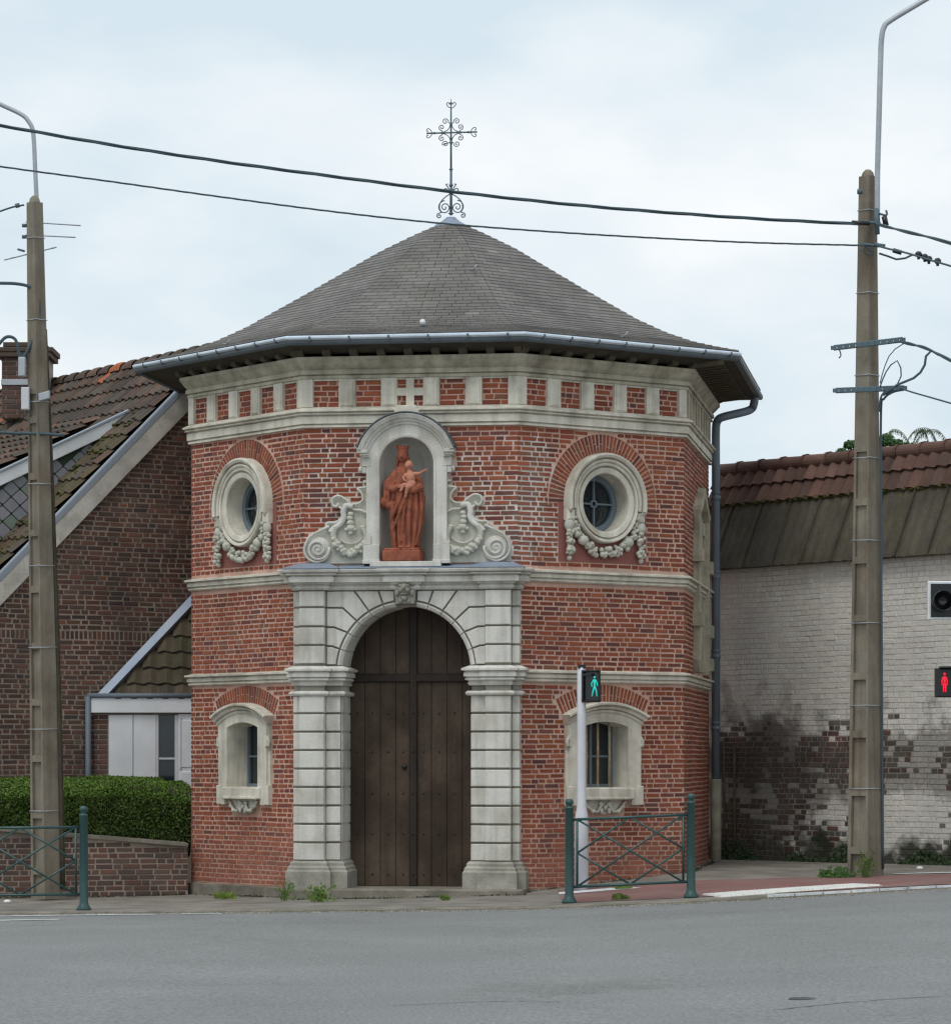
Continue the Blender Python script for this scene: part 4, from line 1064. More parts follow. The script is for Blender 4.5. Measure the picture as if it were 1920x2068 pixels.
mb = MB(); mb.sweep(circle(0, NZS, NR + .297, 30, R(19), R(161), True), [(0, 0), (0, .24), (.014, .24), (.014, 0)], lambda p, h: FN(p[0], p[1], h)); mb.build('lead_strip', 'darkzinc', niche)
for sx in (-1, 1):
    def nb(u0, u1, v0, v1, d0, d1, name, ch=.006):
        a, b = sorted((sx * u0, sx * u1)); mb = MB(); mb.block(FN, a, b, v0, v1, d0, d1, ch); mb.build(name, 'stone2', niche)
    nb(.47, .60, 5.46, 5.50, 0, .21, 'hood_return'); nb(.47, .575, 5.43, 5.46, 0, .19, 'hood_return'); nb(.46, .55, 5.41, 5.43, 0, .17, 'hood_return')
    nb(.44, .555, 5.30, 5.41, 0, .13, 'ear_block'); nb(.50, .555, 5.22, 5.30, 0, .12, 'ear_block')
    nb(.335, .54, 4.10, 4.34, 0, .15, 'frame_base'); nb(.325, .545, 4.10, 4.15, 0, .165, 'frame_base')
    mb = MB(); mb.prism(FN, [(sx * x, z) for x, z in ((.44, 4.34), (.54, 4.34), (.50, 4.40), (.44, 4.44))][::sx], .12, .15); mb.build('frame_base', 'stone2', niche)
sl = MB(); sl.block(FN, -.44, .44, 4.06, 4.125, -.3, .22, .006); sl.build('niche_sill', 'stone2', niche)
mb = MB(); mb.prism(FN, [(-.17, 5.93), (.17, 5.93), (.12, 6.05), (-.12, 6.05)], .0, .14, ch=.01); mb.build('crown_block', 'stone', niche)

# ---- scrolls either side of the niche
def scroll_panel(sx):
    F_ = lambda u, v, d: FBC(-.037 + sx * u, v, d)
    q = lambda x, y: scr(x, y)
    poly = [q(*p) for p in ol]
    if sx < 0: pass
    a = sum(poly[i][0] * poly[(i + 1) % len(poly)][1] - poly[(i + 1) % len(poly)][0] * poly[i][1] for i in range(len(poly)))
    if a < 0: poly = poly[::-1]
    mb = MB(); mb.prism(F_, poly, -.02, .035); pn = mb.build('scroll_panel', 'carve', chapel)
    F3 = lambda x, y, d: F_(*q(x, y), d)
    def curve(pts, r_, d=.068, nm='scroll_band', n=5):
        c = smoothcurve([(x, y, 0) for x, y in pts], n); m2 = MB()
        k = len(c); rr = [r_ if not isinstance(r_, tuple) else lerp(r_[0], r_[1], i / (k - 1)) for i in range(k)]
        m2.tube([F3(p.x, p.y, d) for p in c], rr, 6); m2.build(nm, 'stone2', pn)
    # upper C-scroll, S-shaped spine and the volute
    curve([(500, 600), (430, 608), (458, 640), (470, 690), (430, 722), (385, 725)], .014)
    curve([(500, 790), (450, 770), (400, 765), (380, 730), (340, 690), (290, 662), (245, 675), (236, 705), (250, 738), (278, 735), (285, 715)], .016)
    curve([(290, 742), (318, 775), (305, 830), (262, 862), (205, 862), (190, 885), (215, 905)], .016)
    # broad flat band of the S scroll
    m2 = MB(); band_ = [(395, 745), (345, 735), (322, 780), (325, 830), (300, 870), (250, 905), (220, 935)]
    bp = smoothcurve([(x, y, 0) for x, y in band_], 4)
    m2.tube([F3(p.x, p.y, .06) for p in bp], .038, 8); m2.build('scroll_band', 'stone2', pn)
    curve([(215, 890), (140, 925), (70, 965), (32, 1030), (28, 1085), (60, 1135), (125, 1158), (190, 1130), (215, 1070)], .017, .08)
    vol = []
    for i in range(46):
        t = i / 45; a_ = R(-10) + t * 2 * math.pi * 2.3; rr = lerp(92, 8, t ** .8); vol.append((128 + rr * math.cos(a_), 1062 - rr * math.sin(-a_)))
    curve(vol, (.019, .012), .085, 'volute', 1)
    m2 = MB(); c_ = q(128, 1062); m2.lathe([(0, .09), (.03, .085), (.15, .065), (.16, .04), (.16, -.01)], lambda x, y, z: F_(c_[0] + x, c_[1] + y, z), 24); m2.build('volute_disc', 'stone2', pn)
    # hanging bell and garland
    m2 = MB()
    for (x, y, r_) in ((378, 800, .04), (372, 830, .045), (376, 865, .05), (380, 905, .06), (350, 915, .035), (405, 915, .035), (378, 940, .035)): m2.ball((*q(x, y), .075), (r_, r_ * .8, r_ * .7), F_, 8, 6)
    m2.build('bell_drop', 'carve', pn)
    m2 = MB()
    pth = smoothcurve([(258, 900, 0), (245, 960, 0), (275, 1030, 0), (330, 1075, 0), (390, 1092, 0), (450, 1070, 0), (490, 1020, 0), (498, 960, 0), (470, 900, 0)], 5)
    for i, p in enumerate(pth):
        t = abs(i / (len(pth) - 1) - .5) * 2
        if t > .6: m2.ball((*q(p.x, p.y), .07), (.042, .03, .03), F_, 8, 5)
        else:
            for _ in range(2): m2.ball((q(p.x, p.y)[0] + rnd.uniform(-.03, .03), q(p.x, p.y)[1] + rnd.uniform(-.035, .035), .075 + rnd.uniform(0, .02)), rnd.uniform(.026, .045), F_, 7, 5)
    m2.build('fruit_garland', 'carve', pn)
    curve([(300, 985), (330, 1010), (378, 1022), (430, 1008), (462, 980)], .010, .06)
    m2 = MB(); m2.ball((*q(455, 465), .06), (.033, .045, .04), F_, 8, 6); m2.ball((*q(490, 470), .03), (.04, .04, .04), F_, 8, 6); m2.ball((*q(500, 1115 - 20), .07), (.02, .03, .02), F_, 6, 4)
    m2.block(F_, *sorted((q(510, 0)[0], q(470, 0)[0])), q(0, 565)[1], q(0, 545)[1], 0, .06, .004)
    m2.build('bud', 'stone2', pn)
scroll_panel(1)
scroll_panel(-1)

# ------------------------------------------------------------------ statue
def remeshed(parts, name, m, voxel, parent, smooth_it=3):
    mb = MB()
    for p in parts: p(mb)
    o = mb.build('tmp_' + name, m, None); md = o.modifiers.new('r', 'REMESH'); md.mode = 'VOXEL'; md.voxel_size = voxel; md.use_smooth_shade = True
    s_ = o.modifiers.new('s', 'SMOOTH'); s_.iterations = smooth_it; s_.factor = .5
    dg = bpy.context.evaluated_depsgraph_get(); dg.update()
    me = bpy.data.meshes.new_from_object(o.evaluated_get(dg)); me.materials.clear(); me.materials.append(M[m])
    for p in me.polygons: p.use_smooth = True
    bpy.data.objects.remove(o); ob = bpy.data.objects.new(name, me); link(ob, parent); return ob
def loft(secs, n=40):      # secs: (z, cx, cy, a, b, fold amplitude, phase)
    def f(mb):
        vs_ = []; fs = []
        for (z, cx, cy, a, b, am, ph) in secs:
            for j in range(n):
                t = 2 * math.pi * j / n
                r_ = 1 + am * (math.sin(7 * t + ph) + .6 * math.sin(11 * t - ph * 1.7) + .5 * math.sin(4 * t + ph * .6))
                vs_.append((cx + a * r_ * math.cos(t), cy + b * r_ * math.sin(t), z))
        for i in range(len(secs) - 1):
            for j in range(n):
                j2 = (j + 1) % n; fs.append((i * n + j, i * n + j2, (i + 1) * n + j2, (i + 1) * n + j))
        fs.append(tuple(reversed(range(n)))); fs.append(tuple((len(secs) - 1) * n + j for j in range(n)))
        mb.add(vs_, fs)
    return f
def el(c, r_, rot=None): return lambda mb: mb.ball(c, r_, None, 14, 10, None, rot)
def limb(pts, rs): return lambda mb: mb.tube(pts, rs, 10)
sw = chapel_world(FBC(NCX - .02, 0, .02))
statue = empty('statue', (sw.x, sw.y, 4.126), -BETA, label='terracotta statue of a crowned robed woman holding a child in the arched niche', cat='statue')
# local: x right, -y towards the viewer, z up
mb = MB()
def SI(u, v, d): return Vector((u, -d, v))
mb.block(SI, -.265, .20, .0, .135, -.16, .20, .012); mb.block(SI, -.245, .185, .13, .165, -.14, .18, .01); mb.build('pedestal', 'terra', statue)
secs = [(.15, -.01, 0, .155, .12, .09, 0), (.20, -.01, 0, .16, .125, .11, .3), (.35, -.015, 0, .165, .13, .11, .6), (.55, -.015, 0, .18, .14, .10, 1.0), (.72, -.02, 0, .195, .15, .08, 1.5), (.85, -.02, .0, .20, .15, .05, 2.0), (.98, -.03, 0, .175, .14, .04, 2.3), (1.08, -.04, .01, .145, .115, .03, 2.5), (1.14, -.045, .01, .11, .09, .02, 2.6), (1.18, -.045, .01, .06, .06, .01, 2.7), (1.23, -.045, .0, .045, .05, 0, 0)]
fig = [loft(secs)] + [el((-.045 + .066 * math.cos(a_), .0 + .066 * math.sin(a_), 1.418), (.014, .014, .024)) for a_ in [R(40 * k_) for k_ in range(9)]] + [
    el((-.045, -.012, 1.300), (.064, .072, .088)), limb([(-.045, 0, 1.2), (-.045, 0, 1.27)], [.045, .045]),
    el((-.045, -.078, 1.29), (.012, .018, .022)), el((-.045, -.058, 1.25), (.024, .016, .016)), el((-.07, -.062, 1.315), (.014, .01, .008)), el((-.02, -.062, 1.315), (.014, .01, .008)), el((-.045, -.068, 1.262), (.018, .008, .006)),
    # crown
    lambda mb: mb.lathe([(0, 1.35), (.064, 1.35), (.067, 1.385), (.074, 1.40), (.076, 1.415), (.055, 1.405), (0, 1.40)], lambda x, y, z: (x - .045, y, z), 16),
    # her right sleeve and hanging cloak (viewer's left)
    limb([(-.13, -.01, 1.11), (-.18, -.03, 1.0), (-.19, -.08, .90), (-.12, -.15, .89), (-.04, -.17, .93)], [.045, .065, .06, .045, .03]),
    el((-.215, -.02, .88), (.075, .09, .17)), el((-.25, -.02, .74), (.095, .085, .075)), el((-.14, -.09, .88), (.028, .05, .14)), el((-.20, -.09, .86), (.022, .04, .15)), el((-.25, -.07, .80), (.022, .04, .12)), el((-.17, -.03, .70), (.10, .09, .07)),
    # her left arm and cloak (viewer's right)
    limb([(.07, 0, 1.10), (.15, -.03, 1.0), (.18, -.10, .90), (.10, -.16, .87), (.03, -.17, .86)], [.045, .06, .06, .045, .03]),
    limb([(.15, -.03, 1.02), (.19, -.03, .8), (.18, -.05, .5), (.12, -.05, .2)], [.04, .055, .05, .035]), limb([(.19, -.10, .85), (.21, -.09, .65), (.18, -.09, .4), (.13, -.09, .2)], [.02, .022, .02, .016]), limb([(-.02, -.15, .84), (-.10, -.165, .66), (-.17, -.13, .50)], [.02, .022, .016]), limb([(.02, -.165, .80), (-.06, -.17, .58), (-.15, -.13, .38)], [.018, .02, .014]), limb([(-.10, -.10, 1.10), (-.05, -.13, 1.0), (.0, -.15, .96)], [.015, .018, .014]),
    # folds of the robe
    limb([(.07, -.13, .86), (.06, -.155, .6), (.05, -.14, .35), (.06, -.12, .16)], [.03, .028, .026, .022]),
    limb([(.13, -.10, .86), (.14, -.12, .6), (.12, -.12, .35), (.10, -.10, .16)], [.03, .028, .024, .02]),
    limb([(-.02, -.13, .82), (-.06, -.15, .6), (-.07, -.13, .35), (-.06, -.12, .16)], [.022, .026, .024, .02]),
    limb([(-.14, -.10, .72), (-.15, -.11, .5), (-.13, -.11, .3), (-.12, -.10, .16)], [.03, .03, .026, .02]),
    limb([(.02, -.14, .78), (-.01, -.16, .55), (-.02, -.15, .4), (-.03, -.13, .25)], [.018, .02, .02, .016]),
    el((-.04, -.15, .172), (.03, .05, .018)), el((.04, -.14, .172), (.03, .05, .018))]
remeshed(fig, 'robed_figure', 'terra', .0055, statue, 1)
remeshed([el((-.045, .03, 1.305), (.072, .070, .085)), el((-.108, .015, 1.235), (.028, .045, .075)), el((.018, .015, 1.235), (.028, .045, .075)), limb([(-.105, -.02, 1.26), (-.12, -.03, 1.17), (-.10, -.07, 1.12)], [.022, .02, .012])], 'hair', 'terra3', .006, statue, 1)
def hand(c, dr, up, s_=1.0):
    out_ = []
    c = Vector(c); dr = Vector(dr).normalized(); up = Vector(up).normalized(); sd_ = dr.cross(up)
    out_.append(el(tuple(c), (.024 * s_, .018 * s_, .022 * s_)))
    for i in range(4):
        b = c + sd_ * (i - 1.5) * .013 * s_ + dr * .015 * s_; l_ = (.034, .04, .038, .03)[i] * s_
        out_.append(limb([b, b + dr * l_ * .6, b + dr * l_ - up * .008], [.0065 * s_, .006 * s_, .005 * s_]))
    b = c + sd_ * .022 * s_; out_.append(limb([b, b + dr * .02 * s_ + up * .012 * s_, b + dr * .034 * s_ + up * .014 * s_], [.007 * s_, .0065 * s_, .005 * s_])); return out_
remeshed(hand((-.03, -.185, .925), (1, -.1, .15), (0, 0, 1)) + [limb([(-.09, -.165, .905), (-.03, -.185, .925)], [.026, .02])], 'hand', 'terra2', .0045, statue, 1)
ch = [el((.055, -.13, 1.185), (.050, .053, .058)), el((.055, -.182, 1.175), (.009, .01, .01)), el((.04, -.18, 1.158), (.012, .007, .007)), el((.006, -.13, 1.18), (.008, .012, .014)), el((.104, -.13, 1.18), (.008, .012, .014)),
    limb([(.055, -.13, 1.13), (.06, -.14, 1.09)], [.026, .03]), el((.075, -.14, 1.03), (.062, .055, .085)), el((.085, -.14, .955), (.062, .06, .05)),
    limb([(.12, -.15, 1.075), (.19, -.16, 1.075), (.26, -.17, 1.115)], [.026, .021, .014]), el((.275, -.17, 1.12), (.016, .014, .014)),
    limb([(.03, -.15, 1.07), (-.01, -.18, 1.02), (.02, -.20, .985)], [.025, .021, .014]), el((.03, -.2, .985), (.016, .014, .014)),
    limb([(.06, -.16, .94), (.0, -.20, .935), (-.03, -.20, .87)], [.034, .028, .018]), el((-.035, -.215, .86), (.016, .03, .012)),
    limb([(.10, -.16, .935), (.05, -.215, .90), (.03, -.20, .82), (.025, -.19, .80)], [.036, .03, .018, .014]), el((.02, -.205, .79), (.016, .03, .012))]
remeshed(ch, 'child', 'terra2', .0055, statue, 2)

# ------------------------------------------------------------------ utility poles
def utility_pole(name, base, H_, wf, wt, rz, label, z_rec, lean=(0, 0)):
    o = empty(name, base, rz, label=label, cat='utility pole', group='concrete utility poles'); o.rotation_euler = (lean[1], lean[0], rz)
    def wd(z): return lerp(wf, wt, z / H_)
    def dp(z): return lerp(wf, wt, z / H_) * .92
    # two solid flanges joined by a web, with rungs leaving ladder-like recesses on the side face
    mb = MB()
    def ring(z, x0, x1, y0, y1): a = wd(z) / 2; b = dp(z) / 2; return [(x0 * a, y0 * b, z), (x1 * a, y0 * b, z), (x1 * a, y1 * b, z), (x0 * a, y1 * b, z)]
    def bar(z0, z1, x0, x1, y0, y1):
        mb.hexa(ring(z0, x0, x1, y0, y1)[::-1] + ring(z1, x0, x1, y0, y1)[::-1]) if False else mb.add(ring(z0, x0, x1, y0, y1) + ring(z1, x0, x1, y0, y1), [(0, 3, 2, 1), (4, 5, 6, 7), (0, 1, 5, 4), (1, 2, 6, 5), (2, 3, 7, 6), (3, 0, 4, 7)])
    zr = z_rec
    bar(0, zr, -1, 1, -1, -.74); bar(0, zr, -1, 1, .70, 1)       # flanges front and back
    bar(0, zr, -.70, .70, -.72, .68)
    z = .30
    bar(0, .06, -1, 1, -.74, .70)
    while z < zr - .2:
        bar(z, z + .085, -.97, .97, -.74, .70); z += .71
    bar(zr, H_, -1, 1, -1, 1)
    shaft = mb.build('shaft', 'pole', o)
    m2 = MB(); a = wt / 2; m2.lathe([(a * .98, H_), (a * .8, H_ + .05), (a * .4, H_ + .085), (0, H_ + .09)], None, 12); m2.build('pole_cap', 'pole', o)
    for k in range(8):
        z = 1.1 + k * H_ / 8.5; e = .008; m2 = MB(); a, b = wd(z) / 2 + e, dp(z) / 2 + e
        c = [(-a, -b, 0), (a, -b, 0), (a, b, 0), (-a, b, 0), (-a, -b, 0)]
        m2.tube([(x, y, z + rnd.uniform(-.004, .004)) for x, y, _ in c], .006, 5); m2.build('steel_band', 'galv', o)
    return o
Yr = 40.3
rb = P(1747, 1766, Yr)
rtop = P(D(1690), D(342), Yr)
ra = utility_pole('utility_pole', (rb.x, rb.y, rb.z - .05), rtop.z - rb.z + .05, .335, .165, R(49), 'tall concrete utility pole with steel crossarms before the whitewashed wall', P(0, 905, Yr).z - rb.z, lean=((rtop.x - rb.x) / (rtop.z - rb.z), 0))
Yl = 41.55
lb = P(D(91), 1806, Yl); ltop = P(D(60), D(397), Yl)
la = utility_pole('utility_pole', (lb.x, lb.y, lb.z - .05), ltop.z - lb.z + .05, .29, .15, R(49), 'leaning concrete utility pole by the hedge beside the old brick house', P(0, 790, Yl).z - lb.z, lean=((ltop.x - lb.x) / (ltop.z - lb.z), 0))
bpy.context.view_layer.update()
def addto(root, mbx, name, m):
    inv = root.matrix_world.inverted(); mbx.v = [tuple(inv @ Vector(p)) for p in mbx.v]; return mbx.build(name, m, root)
def dpts(pts, Y): return [P(D(x), D(y), Y if not isinstance(Y, tuple) else lerp(Y[0], Y[1], i / (len(pts) - 1))) for i, (x, y) in enumerate(pts)]
# lamp arms
mb = MB(); mb.tube(smoothcurve(dpts([(1705, 440), (1705, 345), (1708, 230), (1711, 120), (1713, 75), (1718, 52), (1732, 38), (1795, 0), (1905, -66)], Yr - .12), 5), .034, 10); addto(ra, mb, 'lamp_arm', 'galv')
q = P(D(1925), D(-72), Yr - .12); mb = MB(); mb.ball(q, (.32, .16, .07), None, 14, 8); addto(ra, mb, 'lamp_head', 'galv')
mb = MB(); mb.tube(smoothcurve(dpts([(78, 490), (72, 400), (68, 320), (66, 275), (63, 250), (56, 236), (42, 222), (0, 202), (-60, 175), (-120, 150)], Yl - .12), 5), .028, 10); addto(la, mb, 'lamp_arm', 'galv')
q = P(D(-140), D(142), Yl - .12); mb = MB(); mb.ball(q, (.32, .16, .07), None, 14, 8); addto(la, mb, 'lamp_head', 'galv')
# crossarms on the right pole: angle irons with holes
def crossarm(x0, y0, x1, y1, root, Y):
    a, b = dpts([(x0, y0), (x1, y1)], Y); mb = MB(); n = 11
    d = (b - a) / n
    zz = Vector((0, 0, .024)); yy = Vector((0, -.012, 0))
    mb.tube([a + zz, b + zz], .011, 4); mb.tube([a - zz, b - zz], .011, 4)
    for i in range(n + 1):
        p = a + d * i; 
        if i in (1, 2, 9, 10) or True: mb.hexa([p + Vector((-.035, .012, -.024)), p + Vector((.035, .012, -.024)), p + Vector((.035, .012, .024)), p + Vector((-.035, .012, .024)), p + Vector((-.035, -.012, -.024)), p + Vector((.035, -.012, -.024)), p + Vector((.035, -.012, .024)), p + Vector((-.035, -.012, .024))])
    addto(root, mb, 'crossarm', 'iron')
crossarm(1620, 676, 1754, 660, ra, Yr - .2); crossarm(1624, 759, 1757, 754, ra, Yr - .2)
# small fittings
def fitting(root, pts, Y, r_, m='cable', name='bracket', n=4):
    mb = MB(); mb.tube(smoothcurve(dpts(pts, Y), n), r_, 6); return addto(root, mb, name, m)
fitting(ra, [(1666, 372), (1676, 372)], Yr - .12, .035, 'iron', 'bracket', 1)
fitting(ra, [(1655, 432), (1690, 434)], Yr - .2, .028, 'black', 'clamp', 1); fitting(ra, [(1700, 412), (1722, 418), (1722, 408)], Yr - .15, .014, 'iron')
fitting(ra, [(1718, 420), (1722, 438)], Yr - .15, .034, 'black', 'insulator', 1)
fitting(ra, [(1703, 405), (1705, 455)], Yr - .15, .03, 'iron', 'bracket', 1); fitting(ra, [(1700, 475), (1720, 478)], Yr - .15, .025, 'iron')
mb = MB()
for (x0, x1, y) in ((1675, 1709, 474), (1672, 1711, 430)):
    a, b = dpts([(x0, y), (x1, y + 4)], Yr - .16); mb.tube([a, b], .02, 6)
addto(ra, mb, 'strap', 'iron')
fitting(ra, [(1682, 478), (1678, 486), (1685, 494), (1698, 492), (1690, 484), (1684, 480)], Yr - .2, .010, 'cable', 'cable_loop')
fitting(ra, [(1630, 676), (1634, 690), (1630, 696)], Yr - .2, .008, 'cable', 'tie')
# cable running down the right pole
fitting(ra, [(1757, 757), (1735, 762), (1718, 775), (1712, 800), (1712, 1000), (1714, 1400), (1716, 1690)], Yr - .02, .016, 'cable', 'ground_cable', 6)
fitting(ra, [(1745, 750), (1725, 757), (1712, 772), (1709, 800)], Yr - .05, .014, 'cable', 'ground_cable', 6)
# left pole fittings
fitting(la, [(-5, 412), (25, 402), (47, 398)], Yl - .1, .012, 'cable', 'stay'); fitting(la, [(30, 400), (38, 398)], Yl - .1, .03, 'iron', 'clamp', 1)
for y in (435, 457): fitting(la, [(43, y + 3), (52, y + 3)], Yl - .1, .025, 'iron', 'clamp', 1)
fitting(la, [(34, 484), (48, 488)], Yl - .1, .015, 'iron', 'bracket', 1)
fitting(la, [(-5, 550), (30, 551), (55, 556), (70, 566), (76, 590), (74, 630), (62, 665), (45, 695), (38, 690), (30, 660), (12, 655), (-5, 672)], Yl - .18, .022, 'cable', 'service_cable', 6)
fitting(la, [(-5, 840), (30, 842), (80, 843), (125, 846)], Yl - .2, .022, 'cable', 'service_cable', 4)
mb = MB(); a = P(D(50), D(775), Yl - .18); mb.block(lambda u, v, d: a + Vector((u, -d, v)), -.05, .05, -.14, .14, -.05, .06, .01); addto(la, mb, 'junction_box', 'postgrey')
mb = MB(); a = P(D(44), D(713), Yl - .18); mb.block(lambda u, v, d: a + Vector((u, -d, v)), -.05, .04, -.12, .12, -.05, .05, .01); addto(la, mb, 'junction_box', 'galv')
mb = MB(); a = P(D(86), D(770), Yl - .2); mb.block(lambda u, v, d: a + Vector((u, -d, v + u * .3)), -.07, .07, -.05, .05, -.04, .04, .01); addto(la, mb, 'clip_plate', 'galv')
fitting(la, [(86, 640), (98, 900), (112, 1300), (122, 1728)], Yl - .0, .036, 'soffit', 'dark_edge_strip', 6)  # added tube giving the dark strip of the pole's brown edge flange
# TV antenna behind the left pole
Ya = 47.5
an = empty('tv_antenna', P(D(62), D(715), Ya), label='thin metal television aerial behind the leaning concrete pole', cat='antenna')
bpy.context.view_layer.update()
mb = MB(); mb.tube([P(D(62), D(715), Ya), P(D(62), D(428), Ya)], .02, 6); addto(an, mb, 'mast', 'galv')
for (x0, y0, x1, y1, n, hh) in ((50, 431, 157, 438, 9, 4), (50, 456, 147, 461, 8, 4), (8, 505, 110, 480, 4, 3)):
    a, b = dpts([(x0, y0), (x1, y1)], Ya); mb = MB(); mb.tube([a, b], .010, 5)
    for i in range(n):
        p = a.lerp(b, (i + .7) / n); mb.tube([p + Vector((0, .14, D(hh) * Ya / FPX * .7)), p + Vector((0, -.14, -D(hh) * Ya / FPX * .7))], .006, 4)
    addto(an, mb, 'boom', 'galv')

# ------------------------------------------------------------------ cables
def cable(name, pts, Y, r_, label, strands=3, turns=22, helix=.02, m='cable', n=14, ends=None):
    c = smoothcurve(dpts(pts, Y), n); o = c[len(c) // 2]
    mb = MB(); tot = sum((c[i + 1] - c[i]).length for i in range(len(c) - 1)); s_ = 0
    lens = [0]
    for i in range(len(c) - 1): lens.append(lens[-1] + (c[i + 1] - c[i]).length)
    fine = []; K_ = int(tot / .10)
    for k in range(K_ + 1):
        L_ = tot * k / K_; i = max(j for j in range(len(lens)) if lens[j] <= L_ + 1e-6); i = min(i, len(c) - 2)
        fine.append((c[i].lerp(c[i + 1], (L_ - lens[i]) / max(1e-6, lens[i + 1] - lens[i])), L_))
    for s_ in range(strands):
        ph = 2 * math.pi * s_ / strands
        mb.tube([p - o + Vector((0, math.cos(ph + L_ * turns), math.sin(ph + L_ * turns))) * helix for p, L_ in fine], r_, 5)
    ob = mb.build(name, m, None, label=label, cat='cable'); ob.location = o; return ob
cable('overhead_cable', [(-120, 218), (0, 243), (230, 283), (450, 316), (660, 344), (870, 371), (1080, 394), (1250, 409), (1460, 424), (1672, 435)], (38.5, 40.1), .012, 'thick twisted power cable across the sky, above a thinner one', 3, 3.2, .011)
cable('overhead_cable', [(-120, 303), (0, 323), (220, 353), (420, 381), (640, 410), (840, 432), (1040, 448), (1250, 461), (1460, 471), (1690, 477)], (38.5, 40.1), .007, 'thinner twisted cable crossing just in front of the roof tip', 3, 9, .0055)
cable('service_cable', [(1700, 434), (1722, 440), (1760, 450), (1810, 462), (1900, 488)], (40.15, 38), .013, 'uppermost cable leaving the concrete pole towards the edge at right', 2, 4, .010)
cable('service_cable', [(1700, 476), (1725, 483), (1760, 491), (1810, 506), (1900, 532)], (40.15, 38), .013, 'second cable right of the concrete pole, with a row of small clamps', 1, 1, .0)
cable('service_cable', [(1708, 492), (1730, 499), (1748, 505), (1762, 500), (1775, 494)], 40.0, .013, 'drooping jumper wire under the clamp row beside the concrete pole', 1, 1, 0)
cable('service_cable', [(1748, 664), (1775, 670), (1802, 678), (1848, 701), (1910, 735)], (40.1, 38), .013, 'cable running from the upper crossarm down to the edge at right', 2, 5, .009)
cable('service_cable', [(1716, 768), (1745, 747), (1775, 735), (1795, 715), (1800, 690), (1808, 681), (1825, 690)], 40.0, .016, 'thick dark cable looping up between the two crossarms', 1, 1, 0)
cable('service_cable', [(1750, 755), (1775, 763), (1810, 773), (1900, 799)], (40.1, 38.5), .011, 'lowest straight cable leaving the lower crossarm', 1, 1, 0)
cable('service_cable', [(1710, 745), (1718, 715), (1732, 685), (1755, 668)], 40.0, .007, 'thin wire arching over the upper crossarm end', 1, 1, 0)
cable('service_cable', [(1710, 752), (1722, 722), (1742, 700), (1752, 726), (1740, 752), (1722, 768)], 40.0, .009, 'thin kinked wire between the crossarms', 1, 1, 0)
cb = empty('clamp_row', P(D(1790), D(500), 39.6), label='row of small black clamps on the second cable right of the pole', cat='cable clamp')
bpy.context.view_layer.update()
for (x, y) in ((1785, 494), (1797, 499), (1805, 503), (1822, 507)):
    mb = MB(); p = P(D(x), D(y), 39.6); mb.ball(p, (.045, .03, .04), None, 8, 5); mb.tube([p, p + Vector((0, 0, -.06))], .018, 6); addto(cb, mb, 'clamp', 'black')
mb = MB(); a, b = dpts([(1735, 486), (1752, 491)], 39.8); mb.tube([a, b], .03, 6); addto(cb, mb, 'sleeve', 'black')

# ------------------------------------------------------------------ barriers, pedestrian signals
def barrier(x0, y0, x1, y1, label, right_only=False):
    a = Vector((x0, y0, G(x0, y0))); b = Vector((x1, y1, G(x1, y1)))
    o = empty('street_barrier', a, label=label, cat='barrier', group='green street barriers with crossed bars')
    Hh = 1.20
    for p in (a, b):
        q = p - a; mb = MB(); mb.lathe([(.0, 0), (.085, 0), (.088, .02), (.060, .06), (.050, .10), (.047, Hh - .12), (.051, Hh - .115), (.051, Hh - .098), (.032, Hh - .094), (.028, Hh - .085), (.043, Hh - .065), (.049, Hh - .04), (.04, Hh - .01), (0, Hh)], lambda x, y, z: (q.x + x, q.y + y, q.z + z), 18)
        mb.build('post', 'barrier', o)
    d = b - a; L_ = d.length; u = d / L_
    def F_(s_, z): return u * s_ + Vector((0, 0, z))
    s0, s1, zt, zb_ = .09, L_ - .09, .955, .185
    for z in (zt, zb_):
        mb = MB(); mb.tube([F_(s0 - .05, z), F_(s1 + .05, z)], .016, 8); mb.build('rail', 'barrier', o)
    for s_ in (s0, s1):
        mb = MB(); mb.tube([F_(s_, zb_), F_(s_, zt)], .014, 6); mb.build('upright', 'barrier', o)
    m_ = (s0 + s1) / 2; zm = (zt + zb_) / 2
    for (sa, za, sb_, zb2) in ((s0, zt, s1, zb_), (s0, zb_, s1, zt), (s0, zm, m_, zt), (s0, zm, m_, zb_), (m_, zt, s1, zm), (m_, zb_, s1, zm)):
        if (sa, za, sb_) == (s0, zt, s1) or (sa, za, sb_) == (s0, zb_, s1):
            pass
        mb = MB(); mb.tube([F_(sa, za), F_(sb_, zb2)], .013, 6); mb.build('cross_bar', 'barrier', o)
    return o
barrier(1.075, 37.75, 2.47, 37.75, 'dark green barrier with crossed bars in front of the grey signal post')
barrier(-5.95, 37.75, -4.49, 37.75, 'dark green barrier with crossed bars in front of the leaning concrete pole')
Ys = 39.9
sg = P(D(1130), 1797, Ys)
ps = empty('pedestrian_signal', (sg.x, sg.y, G(sg.x, Ys)), label='grey post with black box showing a green walking figure', cat='pedestrian signal')
def SL(px, py): p = P(D(px), D(py), Ys); return Vector((p.x - sg.x, 0, p.z - G(sg.x, Ys)))
zt = SL(0, 1298).z; zs = SL(0, 1575).z
mb = MB(); mb.lathe([(.0, 0), (.085, 0), (.082, zs - .12), (.075, zs - .05), (.056, zs + .05), (.054, zt * .75), (.052, zt), (0, zt + .005)], None, 20)
mb.build('post', 'postgrey', ps)
mb = MB(); mb.box(ident, -.045, .05, zt - .01, zt + .035, -.05, .05); mb.build('post_cap', 'black', ps)
c0 = SL(1148, 1334)
HB = lambda u, v, d: Vector((c0.x + u * .92 - d * .0 + 0, -d - .0 + u * -.25, c0.z + v))
